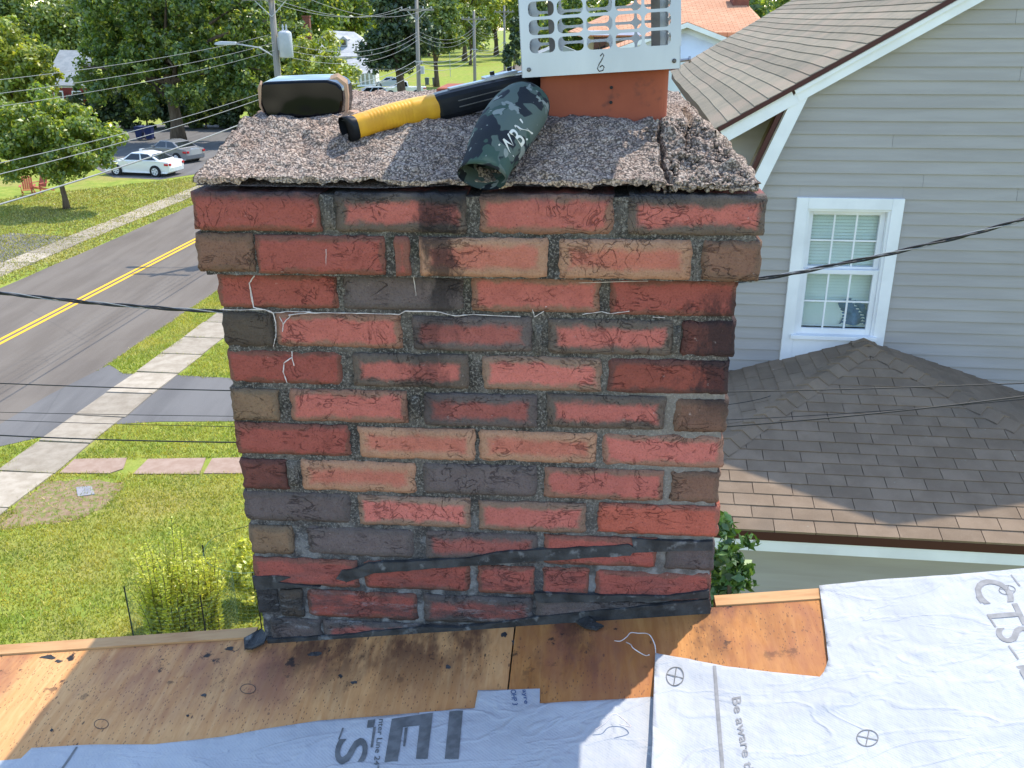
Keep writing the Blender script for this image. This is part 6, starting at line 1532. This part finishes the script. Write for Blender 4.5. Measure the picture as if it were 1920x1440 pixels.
def deck_poly(pts, surf, parent, mat, name='printed_shape'):
    P = []
    for i in range(len(pts)):
        a_, b_ = np.array(pts[i], float), np.array(pts[(i+1) % len(pts)], float); n = max(1, int(np.linalg.norm(b_-a_)/12))
        P += [a_ + (b_-a_)*k/n for k in range(n)]
    V = [dk(*dpx(*p), surf(*dpx(*p)) + .0009) for p in P]
    tess = geometry.tessellate_polygon([[Vector((p[0], p[1], 0)) for p in P]])
    MB().add(V, [tuple(t) for t in tess]).build(name, mat, parent, CF)
deck_text('Be aware th', (1371, 1316), (1397, 1462), (1388, 1313), surfB, shB, MAT['ink_pale'])
deck_text('CTS', (1816, 1096), (1875, 1214), (1883, 1091), surfB, shB, MAT['ink_pale'])
deck_poly([(1336, 1256), (1342, 1256), (1348, 1330), (1359, 1470), (1352, 1470), (1341, 1330)], surfB, shB, MAT['ink_pale'], 'printed_line')
for q in ([(1828, 1126), (1831, 1125), (1840, 1137), (1837, 1138)], [(1852, 1165), (1855, 1164), (1867, 1182), (1864, 1184)], [(1888, 1219), (1891, 1218), (1909, 1243), (1906, 1245)], [(1893, 1085), (1895, 1084), (1912, 1105), (1909, 1106)], [(1903, 1258), (1925, 1254), (1930, 1290), (1918, 1282)]):
    deck_poly(q, surfB, shB, MAT['ink_pale'], 'printed_dash')
def target_mark(cx, cy, rx, ry, surf, par):
    n = 26; P = []
    for r in (1, .9): P += [(cx + rx*r*math.cos(2*math.pi*i/n), cy + ry*r*math.sin(2*math.pi*i/n)) for i in range(n)]
    V = [dk(*dpx(*p), surf(*dpx(*p)) + .0009) for p in P]; F_ = [(i, (i+1) % n, n+(i+1) % n, n+i) for i in range(n)]
    mb = MB().add(V, F_)
    for (ux, uy, vx, vy) in ((.92, .25, 0, .05), (-.15, .92, .05, 0)):
        q = [(cx - rx*ux - rx*vx, cy - ry*uy - ry*vy), (cx + rx*ux - rx*vx, cy + ry*uy - ry*vy), (cx + rx*ux + rx*vx, cy + ry*uy + ry*vy), (cx - rx*ux + rx*vx, cy - ry*uy + ry*vy)]
        mb.add([dk(*dpx(*p), surf(*dpx(*p)) + .0011) for p in q], [(0,1,2,3)])
    mb.build('target_mark', MAT['ink'], par, CF)
target_mark(1265, 1277, 17, 19, surfB, shB); target_mark(1625, 1392, 21, 16, surfB, shB); target_mark(1887, 1113, 16, 9, surfB, shB)
deck_text('S', (631, 1389), (626, 1437), (692, 1386), surfA, shA, MAT['ink'])
deck_text('nter Line 24"', (711, 1352), (700, 1444), (722, 1352), surfA, shA, MAT['ink'])
deck_poly([(735, 1352), (812, 1340), (802, 1427), (780, 1427), (787, 1364), (756, 1368), (746, 1433), (721, 1433)], surfA, shA, MAT['ink'], 'printed_letter')
deck_poly([(843, 1338), (868, 1336), (860, 1427), (834, 1427)], surfA, shA, MAT['ink'], 'printed_letter')
for q in ([(759, 1369), (765, 1368), (760, 1404), (756, 1404)], [(700, 1367), (705, 1366), (699, 1405), (695, 1405)], [(642, 1368), (645, 1368), (637, 1390), (634, 1390)], [(690, 1354), (704, 1352), (701, 1367), (688, 1368)], [(143, 1404), (147, 1404), (120, 1445), (115, 1445)]):
    deck_poly(q, surfA, shA, MAT['ink'], 'printed_dash')
deck_text('OHP 3', (957, 1297), (961, 1326), (967, 1296), surfA, shA, MAT['ink_blue']); deck_text('ayre', (977, 1297), (981, 1324), (985, 1296), surfA, shA, MAT['ink_blue'])
# loose white threads
def thread(pts, lab):
    P = [np.array(dk(*dpx(x, y), .010 + .012*math.sin(i*.9)**2)) for i, (x, y) in enumerate(pts)]; Q = []
    for i in range(len(P)-1):
        p_, q_ = P[max(i-1, 0)], P[min(i+2, len(P)-1)]
        for f in np.linspace(0, 1, 7)[:-1]:
            a_ = P[i] + (P[i+1]-P[i])*f; m_ = .5*((2*P[i]) + (P[i+1]-p_)*f + (2*p_-5*P[i]+4*P[i+1]-q_)*f*f + (-p_+3*P[i]-3*P[i+1]+q_)*f**3); Q.append(m_)
    Q.append(P[-1]); tag(MB().tube(Q, .0009, 5).build('loose_thread', MAT['lime'], None, CF, smooth=True), lab, 'thread', 'loose threads of underlayment')
thread([(1152, 1210), (1163, 1217), (1174, 1213), (1182, 1197), (1196, 1198), (1215, 1208), (1226, 1222), (1229, 1233)], 'white thread looping on the plywood left of the white sheet corner')
thread([(1174, 1213), (1182, 1224), (1186, 1234), (1200, 1235), (1210, 1240), (1216, 1247)], 'short white thread beside the loop at the white sheet corner')
thread([(1115, 1378), (1135, 1372), (1150, 1358), (1170, 1362), (1182, 1374), (1160, 1378)], 'thin thread lying on the underlayment near the chimney shadow edge')
